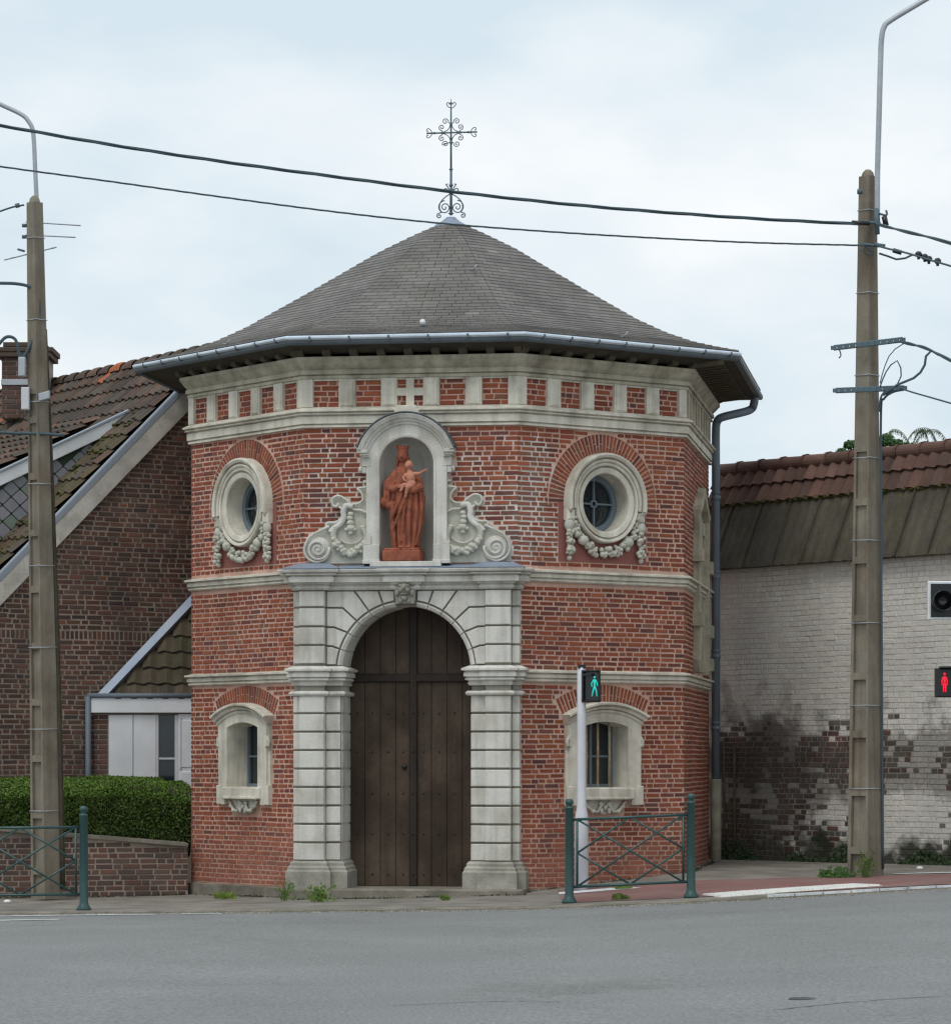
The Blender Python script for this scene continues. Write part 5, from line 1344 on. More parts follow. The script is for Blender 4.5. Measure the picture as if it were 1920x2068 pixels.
mb = MB(); mb.block(HB, -.125, .125, -.195, .195, -.12, .10, .012); hb = mb.build('housing', 'black', ps)
mb = MB(); mb.box(HB, -.12, .0, .12, .15, .10, .20); mb.tube([HB(-.1, .17, .10), HB(0, .185, .22), HB(.11, .17, .10)], .012, 5); mb.box(HB, .105, .122, -.17, .18, .09, .17); mb.box(HB, -.122, -.105, -.17, .18, .09, .17); mb.build('visor', 'black', ps)
mb = MB(); mb.add([HB(-.10, -.165, .105), HB(.10, -.165, .105), HB(.10, .165, .105), HB(-.10, .165, .105)], [(0, 1, 2, 3)]); mb.build('lens', 'lens', ps)
mb = MB(); ux = .045
mb.ball((ux, .105, .108), (.014, .016, .006), HB)
mb.tube([HB(ux, .080, .108), HB(ux, -.01, .108)], [.014, .011], 8)
mb.tube([HB(ux, .0, .112), HB(ux - .02, -.06, .112), HB(ux - .033, -.125, .112)], [.009, .008, .006], 6); mb.tube([HB(ux, .0, .112), HB(ux + .022, -.055, .112), HB(ux + .03, -.125, .112)], [.009, .008, .006], 6)
mb.tube([HB(ux - .012, .075, .112), HB(ux - .04, .03, .112), HB(ux - .035, -.01, .112)], .007, 6); mb.tube([HB(ux + .012, .075, .112), HB(ux + .035, .03, .112), HB(ux + .035, .0, .112)], .007, 6)
mb.build('walking_figure', 'green_lit', ps)
mb = MB(); mb.tube([Vector((.0, 0, c0.z + .12)), HB(-.1, .12, .0)], .02, 6); mb.tube([Vector((.0, 0, c0.z - .12)), HB(-.1, -.12, .0)], .02, 6); mb.build('bracket', 'black', ps)
# right-hand signal, its post just outside the picture
Yq = 37.9
bp = P(1975, 1790, Yq)
tl = empty('traffic_light', (bp.x, bp.y, G(bp.x, Yq)), label='traffic light with white rimmed black backboard and a red standing figure below', cat='traffic light')
bpy.context.view_layer.update()
mb = MB(); mb.tube([(bp.x, bp.y, G(bp.x, Yq)), (bp.x, bp.y, 4.2)], .07, 12); addto(tl, mb, 'post', 'postgrey')
a = P(D(1802), D(1205), Yq); b = P(D(1896), D(1130), Yq)
def TL(u, v, d): return Vector((a.x + u, Yq - .05 - d, a.z + v))
Wb, Hb = b.x - a.x, b.z - a.z
mb = MB(); mb.block(TL, 0, Wb, 0, Hb, -.04, .0, .01); addto(tl, mb, 'backboard', 'white')
mb = MB(); mb.block(TL, .032, Wb - .03, .03, Hb - .03, -.005, .012, .006); addto(tl, mb, 'backboard_face', 'black')
mb = MB(); cx_, cz_ = .155, Hb * .48
mb.lathe([(.118, .02), (.118, .20), (.112, .20), (.108, .03), (0, .025)], lambda x, y, z: TL(cx_ + x, cz_ + y, z), 22); addto(tl, mb, 'lamp_visor', 'lens')
a2 = P(D(1817), D(1356), Yq)
def T2(u, v, d): return Vector((a2.x + u, Yq - .05 - d, a2.z + v))
mb = MB(); mb.block(T2, 0, .40, 0, .335, -.1, .05, .015); mb.box(T2, .04, .4, .335, .355, -.05, .12); addto(tl, mb, 'signal_box', 'black')
mb = MB(); ux = .095
mb.ball((ux, .268, .055), (.016, .018, .006), T2); mb.tube([T2(ux, .240, .055), T2(ux, .14, .055)], [.015, .011], 8)
for s_ in (-1, 1):
    mb.tube([T2(ux + s_ * .012, .15, .06), T2(ux + s_ * .013, .06, .06)], [.010, .007], 6); mb.tube([T2(ux + s_ * .022, .232, .055), T2(ux + s_ * .031, .18, .055), T2(ux + s_ * .028, .14, .055)], .006, 6)
addto(tl, mb, 'standing_figure', 'red_lit')

# ------------------------------------------------------------------ whitewashed building on the right
WL = Vector((3.448, 46.6)); WR = Vector((6.2, 42.95)); wd_ = (WR - WL).normalized(); WR2 = WL + wd_ * 13.0; WL2 = WL - wd_ * .6
outb = empty('outbuilding', (WL.x, WL.y, 0), label='whitewashed old brick outbuilding with stained lower wall and mossy roof', cat='building')
Nw = Vector((wd_.y, -wd_.x))
FW = lambda u, v, d: Vector((wd_.x * u + Nw.x * d, wd_.y * u + Nw.y * d, v))       # local to the empty, u from the left end
EZ = 4.45
def FWw(u, v, d): p = FW(u, v, d); return p
mb = MB(); mb.box(FW, -.6, 13, -.3, EZ, -.35, 0); ow = mb.build('wall', 'wmortar', outb)
brw = course_bricks(-.1, 8.0, .2, EZ - .02, None, H=.072, joint=.0085, SL=.22, HW=.105, mode='rows')
WHV = [(c, None) for c in ()]
palw = [(.5, (.74,.72,.665)), (.3, (.72,.70,.645)), (.2, (.76,.74,.69))]
pald = [(.4, (.12,.05,.04)), (.3, (.075,.05,.045)), (.3, (.17,.075,.055))]
pals = [(.5, (.16,.15,.13)), (.5, (.10,.095,.085))]
from mathutils import noise as mn
def wcol(u, v):
    nval = mn.noise(Vector((u * .9, v * .9, 3.1))) + .5 * mn.noise(Vector((u * 2.6, v * 3.0, 9.0)))
    f = math.exp(-((v - 1.66) / .50) ** 2)            # band where the paint has come off
    s_ = .98 * f * (1.15 if .7 < u < 3.4 else .95) + .85 * nval
    if v < 1.15: s_ = .22 + .9 * nval + .25 * math.exp(-((v - .5) / .3) ** 2) + .45 * math.exp(-((u - .9) / .9) ** 2)
    if v > 2.3: s_ -= .35
    if s_ > .92: return pick(pald)
    if s_ > .6: return pick(pals) if rnd.random() < .45 else pick(pald) if rnd.random() < .45 else pick(palw)
    if .4 < s_ and rnd.random() < .15: return pick(pals)
    return pick(palw)
brick_variants('white', palw + [], 'wbrick', 4)
_w = MESHVAR['white']; brick_variants('white', [(.6, pald[0][1]), (.4, pald[1][1])], 'wbrick', 4); _w2 = MESHVAR['white']; brick_variants('white', pals, 'wbrick', 3); MESHVAR['white'] = _w + _w2 + MESHVAR['white']
put_bricks(FW, brw, 'white', palw, 'wbrick', ow, 300, proud=.006, rank=lambda b: (b[1] - b[0]) * (1 if .3 < b[0] < 4.7 else .3), colf=wcol, wob=.004)
PH = R(66); cph, sph = math.cos(PH), math.sin(PH)
FR = lambda u, t, h: FW(u, EZ + t * sph + h * cph, .10 - t * cph + h * sph)      # on the slope: t up the slope, h above it
def tz(py, px, u): pass
mb = MB(); RT = 1.50; mb.box(FR, -.6, 13, -.02, RT, -.1, -.03); orf = mb.build('roof', 'soffit', outb)
# lower part: mossy fibre-cement sheets
us = -.6; k = 0
while us < 12.5:
    w_ = .62; mb = MB(); n = 7
    vs_ = []; 
    for t in (-.09, .95):
        for i in range(n + 1): vs_.append(FR(us + w_ * i / n, t + rnd.uniform(-.008, .008), .012 + .016 * (i % 2) + (.022 if i == n else 0)))
    for t in (-.09, .95):
        for i in range(n + 1): vs_.append(FR(us + w_ * i / n, t, -.02))
    m_ = n + 1; fs = [(i, i + 1, m_ + i + 1, m_ + i) for i in range(n)] + [(2 * m_ + i, 2 * m_ + i + 1, i + 1, i) for i in range(n)] + [(n, 3 * m_ - 1, 4 * m_ - 1, 2 * m_ - 1)]
    mb.add(vs_, fs); mb.build('roof_sheet', 'fibro', orf); us += w_ - .008; k += 1
mb = MB()
for i in range(260):
    u = rnd.uniform(-.3, 8); mb.ball(tuple(FR(u, .94 + rnd.uniform(-.03, .02), .03)), (rnd.uniform(.02, .06), rnd.uniform(.02, .05), rnd.uniform(.012, .03)), None, 6, 4)
mb.build('moss', 'moss', orf, kind='stuff')
# two courses of interlocking tiles
def tcol():
    c = rnd.choice([(.125,.068,.052), (.135,.076,.060), (.105,.062,.05), (.118,.068,.052)]); k = rnd.uniform(.8, 1.2); return tuple(x * k for x in c)
def pantile(F_, u, t, w_, h_, lift, colr, name, par, mat_='tile', tt=.02):
    m2 = MB(); n = 6; vs_ = []
    pr = [0, .35, .95, 1.0, .55, .12, .0]
    for (t_, h0) in ((t, lift), (t + h_, 0.004)):
        for i in range(n + 1): vs_.append(F_(u + w_ * i / n, t_, h0 + .042 * pr[i]))
    for i in range(n + 1): vs_.append(F_(u + w_ * i / n, t, lift + .042 * pr[i] - tt))
    m_ = n + 1; fs = [(i, i + 1, m_ + i + 1, m_ + i) for i in range(n)] + [(2 * m_ + i, 2 * m_ + i + 1, i + 1, i) for i in range(n)]
    m2.add(vs_, fs, colr); return m2.build(name, mat_, par, fix=False)
for r_ in range(2):
    u = -.6; 
    while u < 9:
        pantile(FR, u, .92 + r_ * .29, .225, .33, .045 + rnd.uniform(0, .006), tcol(), 'roof_tile', orf); u += .215
# ridge tiles
u = -.6
while u < 9.5:
    mb = MB(); vs_ = []; n = 8
    for (uu, r0) in ((u, .105), (u + .44, .095), (u + .44, .115), (u + .50, .118)):
        for i in range(n + 1):
            a = math.pi * i / n; vs_.append(FR(uu, RT + .02 - r0 * math.cos(a) * 1.0, .02 + r0 * math.sin(a) - .02))
    m_ = n + 1; mb.add(vs_, [(k_ * m_ + i, k_ * m_ + i + 1, (k_ + 1) * m_ + i + 1, (k_ + 1) * m_ + i) for k_ in range(3) for i in range(n)], tcol())
    mb.build('ridge_tile', 'tile', orf); u += .46
mb = MB(); mb.box(FR, -.6, 13, RT, RT + .05, -3.0, -.02); mb.build('rear_slope', 'fibro', orf)
mb = MB(); mb.tube([FW(-.3, EZ - .035, .045), FW(13, EZ - .035, .045)], .045, 8); mb.build('eaves_gutter', 'fibro', outb)
# conduit on the wall and a service box on the pole
mb = MB(); mb.tube([FW(.36, .2, .03), FW(.36, 1.9, .03)], .02, 6); mb.build('conduit', 'fibro', outb)
mb = MB(); mb.tube([FW(.14, .2, .03), FW(.14, 2.0, .03)], .016, 6); mb.build('conduit', 'fibro', outb)

# ------------------------------------------------------------------ old brick house on the left
PK = P(431, 706, 46.0); rdir = Vector((-.545, .839, 0)).normalized(); gdir = Vector((.839, .545, 0)).normalized(); gn = Vector((.545, -.839, 0))
house = empty('brick_house', (PK.x, PK.y, 0), label='old dark brick house with pantiled roof, gable end and dormer behind the hedge', cat='house')
O_ = Vector((PK.x, PK.y, 0))
def FG(u, v, d): return gdir * u + gn * d + Vector((0, 0, v))          # gable plane, u=0 below the peak
vp = hit(107, 1040, PK, gn); vvec = (vp - PK); up_ = vvec.dot(gdir); slope = (PK.z - vp.z) / -up_      # drop per metre of gable
PKZ = PK.z
def rz_(u): return PKZ - slope * abs(u)
gw = 5.2
mb = MB(); outer = [(-gw, -.3), (gw, -.3), (gw, rz_(gw) - .2), (0, PKZ - .2), (-gw, rz_(gw) - .2)]
mb.prism(FG, outer, -.3, 0); gwall = mb.build('gable_wall', 'hmortar', house)
brh = []
for b in course_bricks(-gw, .6, .3, PKZ - .3, None, H=.068, joint=.0155, SL=.218, HW=.104, mode='mix'):
    if b[3] > rz_(b[0]) - .26: continue
    brh.append(b)
# a soldier course band
band_z = EYE + (HOR - 1285) * 45.3 / FPX
brh = [b for b in brh if not (b[3] > band_z - .06 and b[2] < band_z + .06)]
x = -gw
while x < .5: brh.append((x, x + .052, band_z - .058, band_z + .055)); x += .068
def hcol(u, v):
    if rnd.random() < .012: return (.24, .09, .055)
    return None
put_bricks(FG, brh, 'house', PAL_HO, 'hbrick', gwall, 300, rank=lambda b: (b[1] - b[0]) * (1 if (b[0] < -.9 and b[2] > 1.3 and b[0] > -4.4) else .3), colf=hcol, wob=.004)
# verge: rendered strip with a zinc roll
vd = (gdir * -1 + Vector((0, 0, -slope))).normalized(); vn = Vector((0, 0, 1)) - vd * vd.z; vn.normalize()
def FV(s_, h, d): return Vector((0, 0, PKZ)) + vd * s_ + vn * h + gn * d
VL = 7.5
mb = MB(); mb.block(FV, -.05, VL, -.34, -.10, -.02, .06, .01); mb.build('verge_board', 'verge', house)
mb = MB(); mb.tube([FV(-.05, -.035, .03), FV(VL, -.035, .03)], .032, 8); mb.box(FV, -.05, VL, -.10, -.04, -.1, .065); mb.build('verge_flashing', 'flash', house)
# main roof slope, tiles laid in courses. coordinates: a along the ridge (away from the gable), t down the slope
def FRm(a, t, h): return Vector((0, 0, PKZ)) + rdir * a + vd * t + vn * h
mb = MB(); mb.box(FRm, .02, 9.5, -.05, VL, -.14, -.05); hrf = mb.build('roof', 'soffit', house)
mb = MB(); rv = (gdir + Vector((0, 0, -slope))).normalized()
mb.add([Vector((0, 0, PKZ)), rdir * 9.5 + Vector((0, 0, PKZ)), rdir * 9.5 + Vector((0, 0, PKZ)) + rv * 7, Vector((0, 0, PKZ)) + rv * 7], [(0, 1, 2, 3)]); mb.build('rear_slope', 'fibro', hrf)
hy = lambda px, py: (lambda p: ((p - PK).dot(rdir), (p - PK).dot(vd)))(hit(px, py, PK, vn))
q0 = hy(262, 833); # where the dormer starts
ca, ct = q0
# dormer: cheek parallel to the gable at a=ca; its verge runs to the point seen at (0, 955)
qd = hit(0, 957, PK + rdir * ca, gn); st = PK + rdir * ca + vd * ct; dv = (qd - st); dv = dv - gn * dv.dot(gn); dvn = dv.normalized()
dnv = Vector((0, 0, 1)) - dvn * dvn.z; dnv.normalize()
def FDm(a, t, h): return (st - O_) + rdir * a + dvn * t + dnv * h
def hcolt():
    c = rnd.choice([(.105,.070,.052), (.095,.068,.052), (.12,.075,.055), (.088,.072,.060), (.075,.062,.052)]); k = rnd.uniform(.75, 1.25)
    if rnd.random() < .012: return (.38, .12, .06)
    return tuple(x * k for x in c)
cnt = 0; W_, H_ = .205, .30
tiles = []
a = .04
while a < 8.5:
    t = .02
    while t < VL:
        if not (a > ca - .05 and t > ct + .0): tiles.append((0, a, t))
        t += H_
    a += W_
a = ca - .05
while a < 8.5:
    t = .0
    while t < 4.8: tiles.append((1, a, t)); t += H_
    a += W_
joined = MB()
def tile_into(F_, u, t, w_, h_, lift, colr, m2, tt=.02):
    n = 6; vs_ = []; pr = [0, .35, .95, 1.0, .55, .12, .0]
    for (t_, h0) in ((t + h_ + .02, lift), (t, 0.004)):
        for i in range(n + 1): vs_.append(F_(u + w_ * i / n, t_, h0 + .042 * pr[i]))
    for i in range(n + 1): vs_.append(F_(u + w_ * i / n, t + h_ + .02, lift + .042 * pr[i] - tt))
    m_ = n + 1; m2.add(vs_, [(i, i + 1, m_ + i + 1, m_ + i) for i in range(n)] + [(2 * m_ + i, 2 * m_ + i + 1, i + 1, i) for i in range(n)], colr)
def vis_t(q):
    F_ = FRm if q[0] == 0 else FDm; p = F_(q[1], q[2], 0) + O_
    x = 960 + p.x * FPX / p.y
    return (1000 if -20 < x < 400 else 0) - p.y
tiles.sort(key=lambda q: -vis_t(q))
for k, (w0, a, t) in enumerate(tiles):
    F_ = FRm if w0 == 0 else FDm
    c = hcolt()
    if w0 == 0 and t > ct and rnd.random() < .5: c = tuple(lerp(x, y, .5) for x, y in zip(c, (.10, .085, .035)))
    if k < 300:
        m2 = MB(); tile_into(F_, a, t, W_ + .012, H_, .035 + rnd.uniform(0, .012), c, m2); m2.build('roof_tile', 'tile', hrf, fix=False)
    else: tile_into(F_, a, t, W_ + .012, H_, .035 + rnd.uniform(0, .012), c, joined)
joined.build('tile_field', 'tile', hrf, fix=False, kind='stuff')
a = 0.0; k = 0
while a < 9:
    mb = MB(); vs_ = []; n = 8
    for (aa, r0) in ((a, .125), (a + .1, .14), (a + .22, .135), (a + .40, .10)):
        for i in range(n + 1):
            an_ = math.pi * i / n; vs_.append(Vector((0, 0, PKZ - .03)) + rdir * aa + gdir * (-math.cos(an_) * r0) + Vector((0, 0, math.sin(an_) * r0)))
    m_ = n + 1; mb.add(vs_, [(k_ * m_ + i, k_ * m_ + i + 1, (k_ + 1) * m_ + i + 1, (k_ + 1) * m_ + i) for k_ in range(3) for i in range(n)], (.40, .125, .055) if k == 7 else hcolt() , True)
    mb.build('ridge_tile', 'tile', hrf, fix=False); a += .38; k += 1
mb = MB()
for i in range(170):
    t = rnd.uniform(ct + .1, VL - .3); aa = rnd.uniform(.15, ca - .05) if rnd.random() < .75 else rnd.uniform(ca - .3, ca - .02)
    mb.ball(tuple(FRm(aa, t, .045)), (rnd.uniform(.02, .08), rnd.uniform(.02, .08), rnd.uniform(.01, .03)), None, 6, 4)
mb.build('moss', 'moss', hrf, kind='stuff')
# dormer fascia, flashing and slate-hung cheek
mb = MB(); mb.block(lambda u, v, d: FDm(-d, u, v), -.02, 4.6, -.14, .03, .03, .10, .008); dfa = mb.build('dormer_fascia', 'white', house)
mb = MB(); mb.box(lambda u, v, d: FDm(-d, u, v), -.30, 4.6, .03, .055, .0, .12); mb.build('dormer_flashing', 'flash', house)
cb_ = []
for i in range(11):
    tt_ = i * .45; p = FDm(0, tt_, -.18); # vertical drop to main roof
    cb_.append(p)
mb = MB(); rel = lambda p: (p).copy()
top_ = [FDm(-.02, t_, -.15) for t_ in (0.1, 4.6)]; bot_ = [FRm(ca - .02, ct + t_, .02) for t_ in (0.1, 6.4)]
mb.add([top_[0], bot_[0], bot_[1], top_[1]], [(0, 1, 2, 3)]); ck = mb.build('dormer_cheek', 'cheek', house)
# diamond slates on the cheek, in the plane (vertical)
def FCk(u, v, d): return (st - O_) + gdir * u + Vector((0, 0, v)) + gn * (d + .03)
uu = -.2; s_ = .32
dia = dvn.z / -dvn.dot(gdir) if abs(dvn.dot(gdir)) > 1e-6 else 0
for i in range(-1, 18):
    for j in range(-34, 4):
        cu = -(i * s_ + (s_ / 2 if j % 2 else 0)) * .82; cv = j * s_ * .36
        topz = (cu * -1) * dia; 
        tl_ = cu * (dvn.z / dvn.dot(gdir)); bl_ = cu * slope
        if cv > tl_ - .20 or cv < bl_ + .06 or cu > 0: continue
        hs = s_ * .37
        c = rnd.choice([(.27,.26,.29), (.24,.245,.26), (.29,.28,.31), (.20,.24,.20), (.25,.25,.275)])
        m2 = MB(); m2.prism(FCk, [(cu - hs * .95, cv - hs * .06), (cu - hs * .10, cv - hs * .80), (cu + hs * .10, cv - hs * .80), (cu + hs * .95, cv - hs * .06), (cu + hs * .95, cv + hs * .06), (cu + hs * .10, cv + hs * .80), (cu - hs * .10, cv + hs * .80), (cu - hs * .95, cv + hs * .06)], 0, .014 , c); m2.build('cheek_slate', 'cheek', ck)
for v_ in (0.0,):
    mb = MB(); mb.add([FCk(.0, .0, -.005), FCk(-4.6, slope * -4.6, -.005), FCk(-4.6, dvn.z / dvn.dot(gdir) * -4.6, -.005)], [(0, 1, 2)], (.035, .055, .035)); mb.build('cheek_backing', 'cheek', ck)
# chimney
Yc = 50.0
cc = P(D(54), 720, Yc); chm = (cc - O_)
zb0 = EYE + (HOR - 850) * Yc / FPX; zt0 = EYE + (HOR - 728) * Yc / FPX
cwh = D(43) * Yc / FPX
mb = MB(); Fc = lambda u, v, d: Vector((chm.x + u, chm.y - d, v)); mb.box(Fc, -cwh, cwh, zb0, zt0, -.4, .4); chim = mb.build('chimney', 'hmortar', hrf)
for b in course_bricks(-cwh, cwh, zb0, zt0, None, H=.072, joint=.014, mode='mix'):
    m2 = MB(); m2.block(Fc, b[0], b[1], b[2], b[3], .39, .412, .004, tuple(c_ * .75 for c_ in pick(PAL_HO))); m2.build('chimney_brick', 'hbrick', hrf)
for k_ in range(3):
    m2 = MB(); e = .05 * (3 - k_) if k_ else .07; m2.block(Fc, -cwh - e * (1 if k_ < 2 else -.5), cwh + e * (1 if k_ < 2 else -.5), zt0 + k_ * .075, zt0 + (k_ + 1) * .075, -.45, .45 + e * .3, .015, (.10, .07, .055)); m2.build('chimney_cap', 'hbrick', hrf)
m2 = MB(); m2.block(Fc, -cwh - .01, cwh + .01, zt0 - .42, zt0 - .33, -.41, .425, .006); m2.build('chimney_strap', 'galv', hrf)

# ------------------------------------------------------------------ annex
Yx = 44.9
annex = empty('annex', (P(190, 0, Yx).x, Yx, 0), label='low lean-to annex with mossy tiles, white fascia and white doors behind the hedge', cat='building')
ax = annex.location.copy()
FX = lambda u, v, d: Vector((u, -d, v))
def zx(py, Y=Yx): return EYE + (HOR - py) * Y / FPX
def ux_(px, Y=Yx): return (px - 960) * Y / FPX - ax.x
xr = ux_(412)
zf0, zf1 = zx(D(1386)), zx(D(1357))
mb = MB(); mb.box(FX, 0, xr, -.2, zf0, -.25, 0); aw = mb.build('wall', 'hmortar', annex)
bb = course_bricks(0, xr, .3, zf0, lambda a_, b_: [(ux_(D(210)), 9)], H=.068, joint=.0145, mode='mix')
for b in bb: 
    m2 = MB(); m2.block(FX, b[0], b[1], b[2], b[3], -.01, .008, .004, pick(PAL_HO)); m2.build('brick', 'hbrick', aw)
mb = MB(); mb.block(FX, -.03, xr, zf0, zf1, -.05, .10, .006); mb.build('fascia', 'white', annex)
mb = MB(); mb.tube([FX(-.08, zf1 + .03, .10), FX(xr, zf1 + .03, .10)], .035, 8); mb.tube([FX(-.07, zf1 + .02, .10), FX(-.07, .3, .06)], .04, 8); mb.build('gutter', 'pipe', annex)
def apan(x0, x1, y0, y1, d0, d1, m, name, ch=.006, par=None):
    m2 = MB(); m2.block(FX, ux_(D(x0)), ux_(D(x1)), zx(D(y1)), zx(D(y0)), d0, d1, ch); return m2.build(name, m, par or annex)
apan(212, 259, 1390, 1560, 0, .05, 'white', 'door_panel'); apan(260, 304, 1390, 1560, 0, .045, 'white', 'door_panel')
apan(305, 345, 1390, 1560, -.2, .01, 'glass', 'window_pane'); 
apan(304, 309, 1390, 1560, 0, .04, 'postgrey', 'window_frame'); apan(305, 345, 1473, 1477, .0, .03, 'postgrey', 'window_bar', .003); apan(340, 347, 1390, 1560, 0, .04, 'postgrey', 'window_frame')
fr_ = apan(347, 400, 1388, 1560, 0, .05, 'white', 'door_frame'); apan(352, 396, 1400, 1492, .045, .062, 'white', 'door_panel', .008); apan(352, 396, 1500, 1560, .045, .062, 'white', 'door_panel', .008)
apan(350, 353, 1395, 1495, .05, .07, 'postgrey', 'door_bead', .002)
# annex roof plane: through the eaves and the flashing line
e0 = Vector((ux_(205), 0.0, zf1 + .02)); tp = P(388, 1218, Yx + .75) - Vector(ax); slv = tp - e0
rise = slv.z / slv.y
au = Vector((1, 0, 0)); av = Vector((0, 1, rise)).normalized(); anr = au.cross(av) * 1.0
def FAx(a, t, h): return e0 + au * a + av * t + anr * h * (1 if anr.z > 0 else -1)
kx = slv.x / (slv.y / av.y)
mb = MB(); LT = 1.95; mb.add([FAx(-.1, -.05, -.02), FAx(3, -.05, -.02), FAx(3, LT, -.02), FAx(LT * kx - .1, LT, -.02)], [(0, 1, 2, 3)]); ar_ = mb.build('roof', 'soffit', annex)
t = -.08; r_ = 0
while t < LT:
    a = max(0, (t + .30) * kx) - .03
    while a < xr - .05:
        c = rnd.choice([(.085,.072,.045), (.075,.068,.04), (.10,.08,.055), (.07,.06,.045)]); m2 = MB(); 
        tile_into(lambda u_, t_, h_: FAx(u_, 2 * t + .29 - t_, h_), a, t - .02, .225, .29, .045, c, m2); m2.build('roof_tile', 'tile', ar_, fix=False); a += .215
    t += .255; r_ += 1
mb = MB(); mb.tube([FAx(-.03, -.03, .05), FAx(LT * kx - .03, LT, .05)], .03, 8); mb.hexa([FAx(-.06, -.05, -.01), FAx(.08, -.05, -.01), FAx(LT * kx + .08, LT, -.01), FAx(LT * kx - .06, LT, -.01), FAx(-.06, -.05, .115), FAx(.08, -.05, .115), FAx(LT * kx + .08, LT, .115), FAx(LT * kx - .06, LT, .115)]); mb.build('flashing', 'lead', annex)

# ------------------------------------------------------------------ garden wall and hedge
wa = Vector((-6.9, 41.9)); wb = Vector((-3.73, 42.70)); gd = (wb - wa).normalized(); gN = Vector((gd.y, -gd.x)); GL = (wb - wa).length
gwl = empty('garden_wall', (wa.x, wa.y, 0), label='low garden wall of worn brick with concrete coping under the hedge', cat='wall')
def ztop(u): return lerp(.80, .565, (u - .6) / (GL - .6))
FGw = lambda u, v, d: Vector((gd.x * u + gN.x * d, gd.y * u + gN.y * d, v))
mb = MB(); mb.hexa([FGw(0, -.3, -.2), FGw(GL, -.3, -.2), FGw(GL, ztop(GL), -.2), FGw(0, ztop(0), -.2), FGw(0, -.3, 0), FGw(GL, -.3, 0), FGw(GL, ztop(GL), 0), FGw(0, ztop(0), 0)]); gwb = mb.build('wall_core', 'hmortar', gwl)
gb = [b for b in course_bricks(0, GL, -.08, .85, None, H=.07, joint=.014, mode='mix') if b[3] < ztop(b[1]) - .01]
put_bricks(FGw, gb, 'house', [(.4, (.20,.085,.06)), (.3, (.15,.085,.065)), (.3, (.12,.09,.075))], 'hbrick', gwb, 240, proud=.006, wob=.003)
mb = MB(); mb.hexa([FGw(-.02, ztop(0), -.24), FGw(GL, ztop(GL), -.24), FGw(GL, ztop(GL) + .05, -.24), FGw(-.02, ztop(0) + .05, -.24), FGw(-.02, ztop(0), .05), FGw(GL, ztop(GL), .05), FGw(GL, ztop(GL) + .04, .05), FGw(-.02, ztop(0) + .04, .05)]); mb.build('coping', 'concrete', gwl)
# soil behind
mb = MB(); mb.hexa([FGw(0, -.3, -2.6), FGw(GL, -.3, -2.6), FGw(GL, .5, -2.6), FGw(0, .5, -2.6), FGw(0, -.3, -.22), FGw(GL, -.3, -.22), FGw(GL, .5, -.22), FGw(0, .6, -.22)]); mb.build('garden_soil', 'soil', None, kind='structure').location = (wa.x, wa.y, 0)
def leaf_cloud(name, n, sampler, size, cols, parent=None, mat_='leaf', sq_=.55, **k):
    vs_ = np.zeros((n * 4, 3), np.float32); cl = np.zeros((n, 4), np.float32); cl[:, 3] = 1; r2 = random.Random(11)
    for i in range(n):
        p, nrm, tone = sampler(r2)
        d = Vector((r2.gauss(0, 1), r2.gauss(0, 1), r2.gauss(0, 1))) * .8 + nrm; d.normalize()
        t = d.orthogonal().normalized(); t = Quaternion(d, r2.uniform(0, 6.28)) @ t; b = d.cross(t); s_ = size * r2.uniform(.6, 1.3)
        for j, (x, y) in enumerate(((-1, 0), (0, -sq_), (1, 0), (0, sq_))): vs_[i * 4 + j] = p + t * x * s_ + b * y * s_
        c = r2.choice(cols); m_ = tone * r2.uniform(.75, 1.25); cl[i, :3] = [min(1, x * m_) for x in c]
    me = bpy.data.meshes.new(name); me.vertices.add(n * 4); me.vertices.foreach_set('co', vs_.ravel()); me.loops.add(n * 4); me.loops.foreach_set('vertex_index', np.arange(n * 4, dtype=np.int32))
    me.polygons.add(n); me.polygons.foreach_set('loop_start', np.arange(n, dtype=np.int32) * 4); me.update(calc_edges=True)
    ca_ = me.attributes.new('Col', 'FLOAT_COLOR', 'CORNER'); ca_.data.foreach_set('color', np.repeat(cl, 4, axis=0).ravel()); me.materials.append(M[mat_]); me.validate()
    o = bpy.data.objects.new(name, me); link(o, parent); tag(o, **k); return o
hg = empty('hedge', (wa.x, wa.y, 0), label='long clipped green hedge standing behind the low garden wall', cat='hedge')
HL = GL + .12
def hsurf(u, s_):          # s_ 0..1 across the section: front bottom -> front top -> back top
    top = 1.47 + .03 * mn.noise(Vector((u * 1.5, 0, 0))) - (.06 if u > HL - .3 else 0)
    bulge = .03 * mn.noise(Vector((u * 2.2, s_ * 4, 5)))
    if s_ < .5:
        t = s_ / .5; z = lerp(.62, top - .26, t); d = -.30 - .04 * t + bulge * 1.5; nn2 = (1, 0)
        return z, d, (0, .75, .55)
    if s_ < .70:
        t = (s_ - .5) / .20; return top - .26 + .20 * math.sin(t * 1.57), -.34 - .30 * (1 - math.cos(t * 1.57)) + bulge, (0, .45, .9)
    t = (s_ - .70) / .30; return top - .06 + .06 * t + bulge * .5, -.64 - .6 * t, (0, 0, 1)
def hs(r2):
    u = r2.uniform(-.1, HL); s_ = r2.random(); z, d, nr = hsurf(u, s_); dep = abs(r2.gauss(0, .035)) if s_ > .5 else abs(r2.gauss(0, .10))
    if u > HL - .55 and s_ < .5 and r2.random() < .75 * (u - HL + .55) / .55: dep += r2.uniform(.1, .4)
    n3 = gN.to_3d() * nr[1] + Vector((0, 0, nr[2])) if False else Vector((gN.x * nr[1], gN.y * nr[1], nr[2]))
    p = FGw(u, z, d) - n3.normalized() * dep; return p, n3, (2.0 if s_ > .5 else lerp(.62, .95, s_ / .5) if r2.random() < .8 else 1.3)  # young top leaves, with bright top and dark front light painted into tone
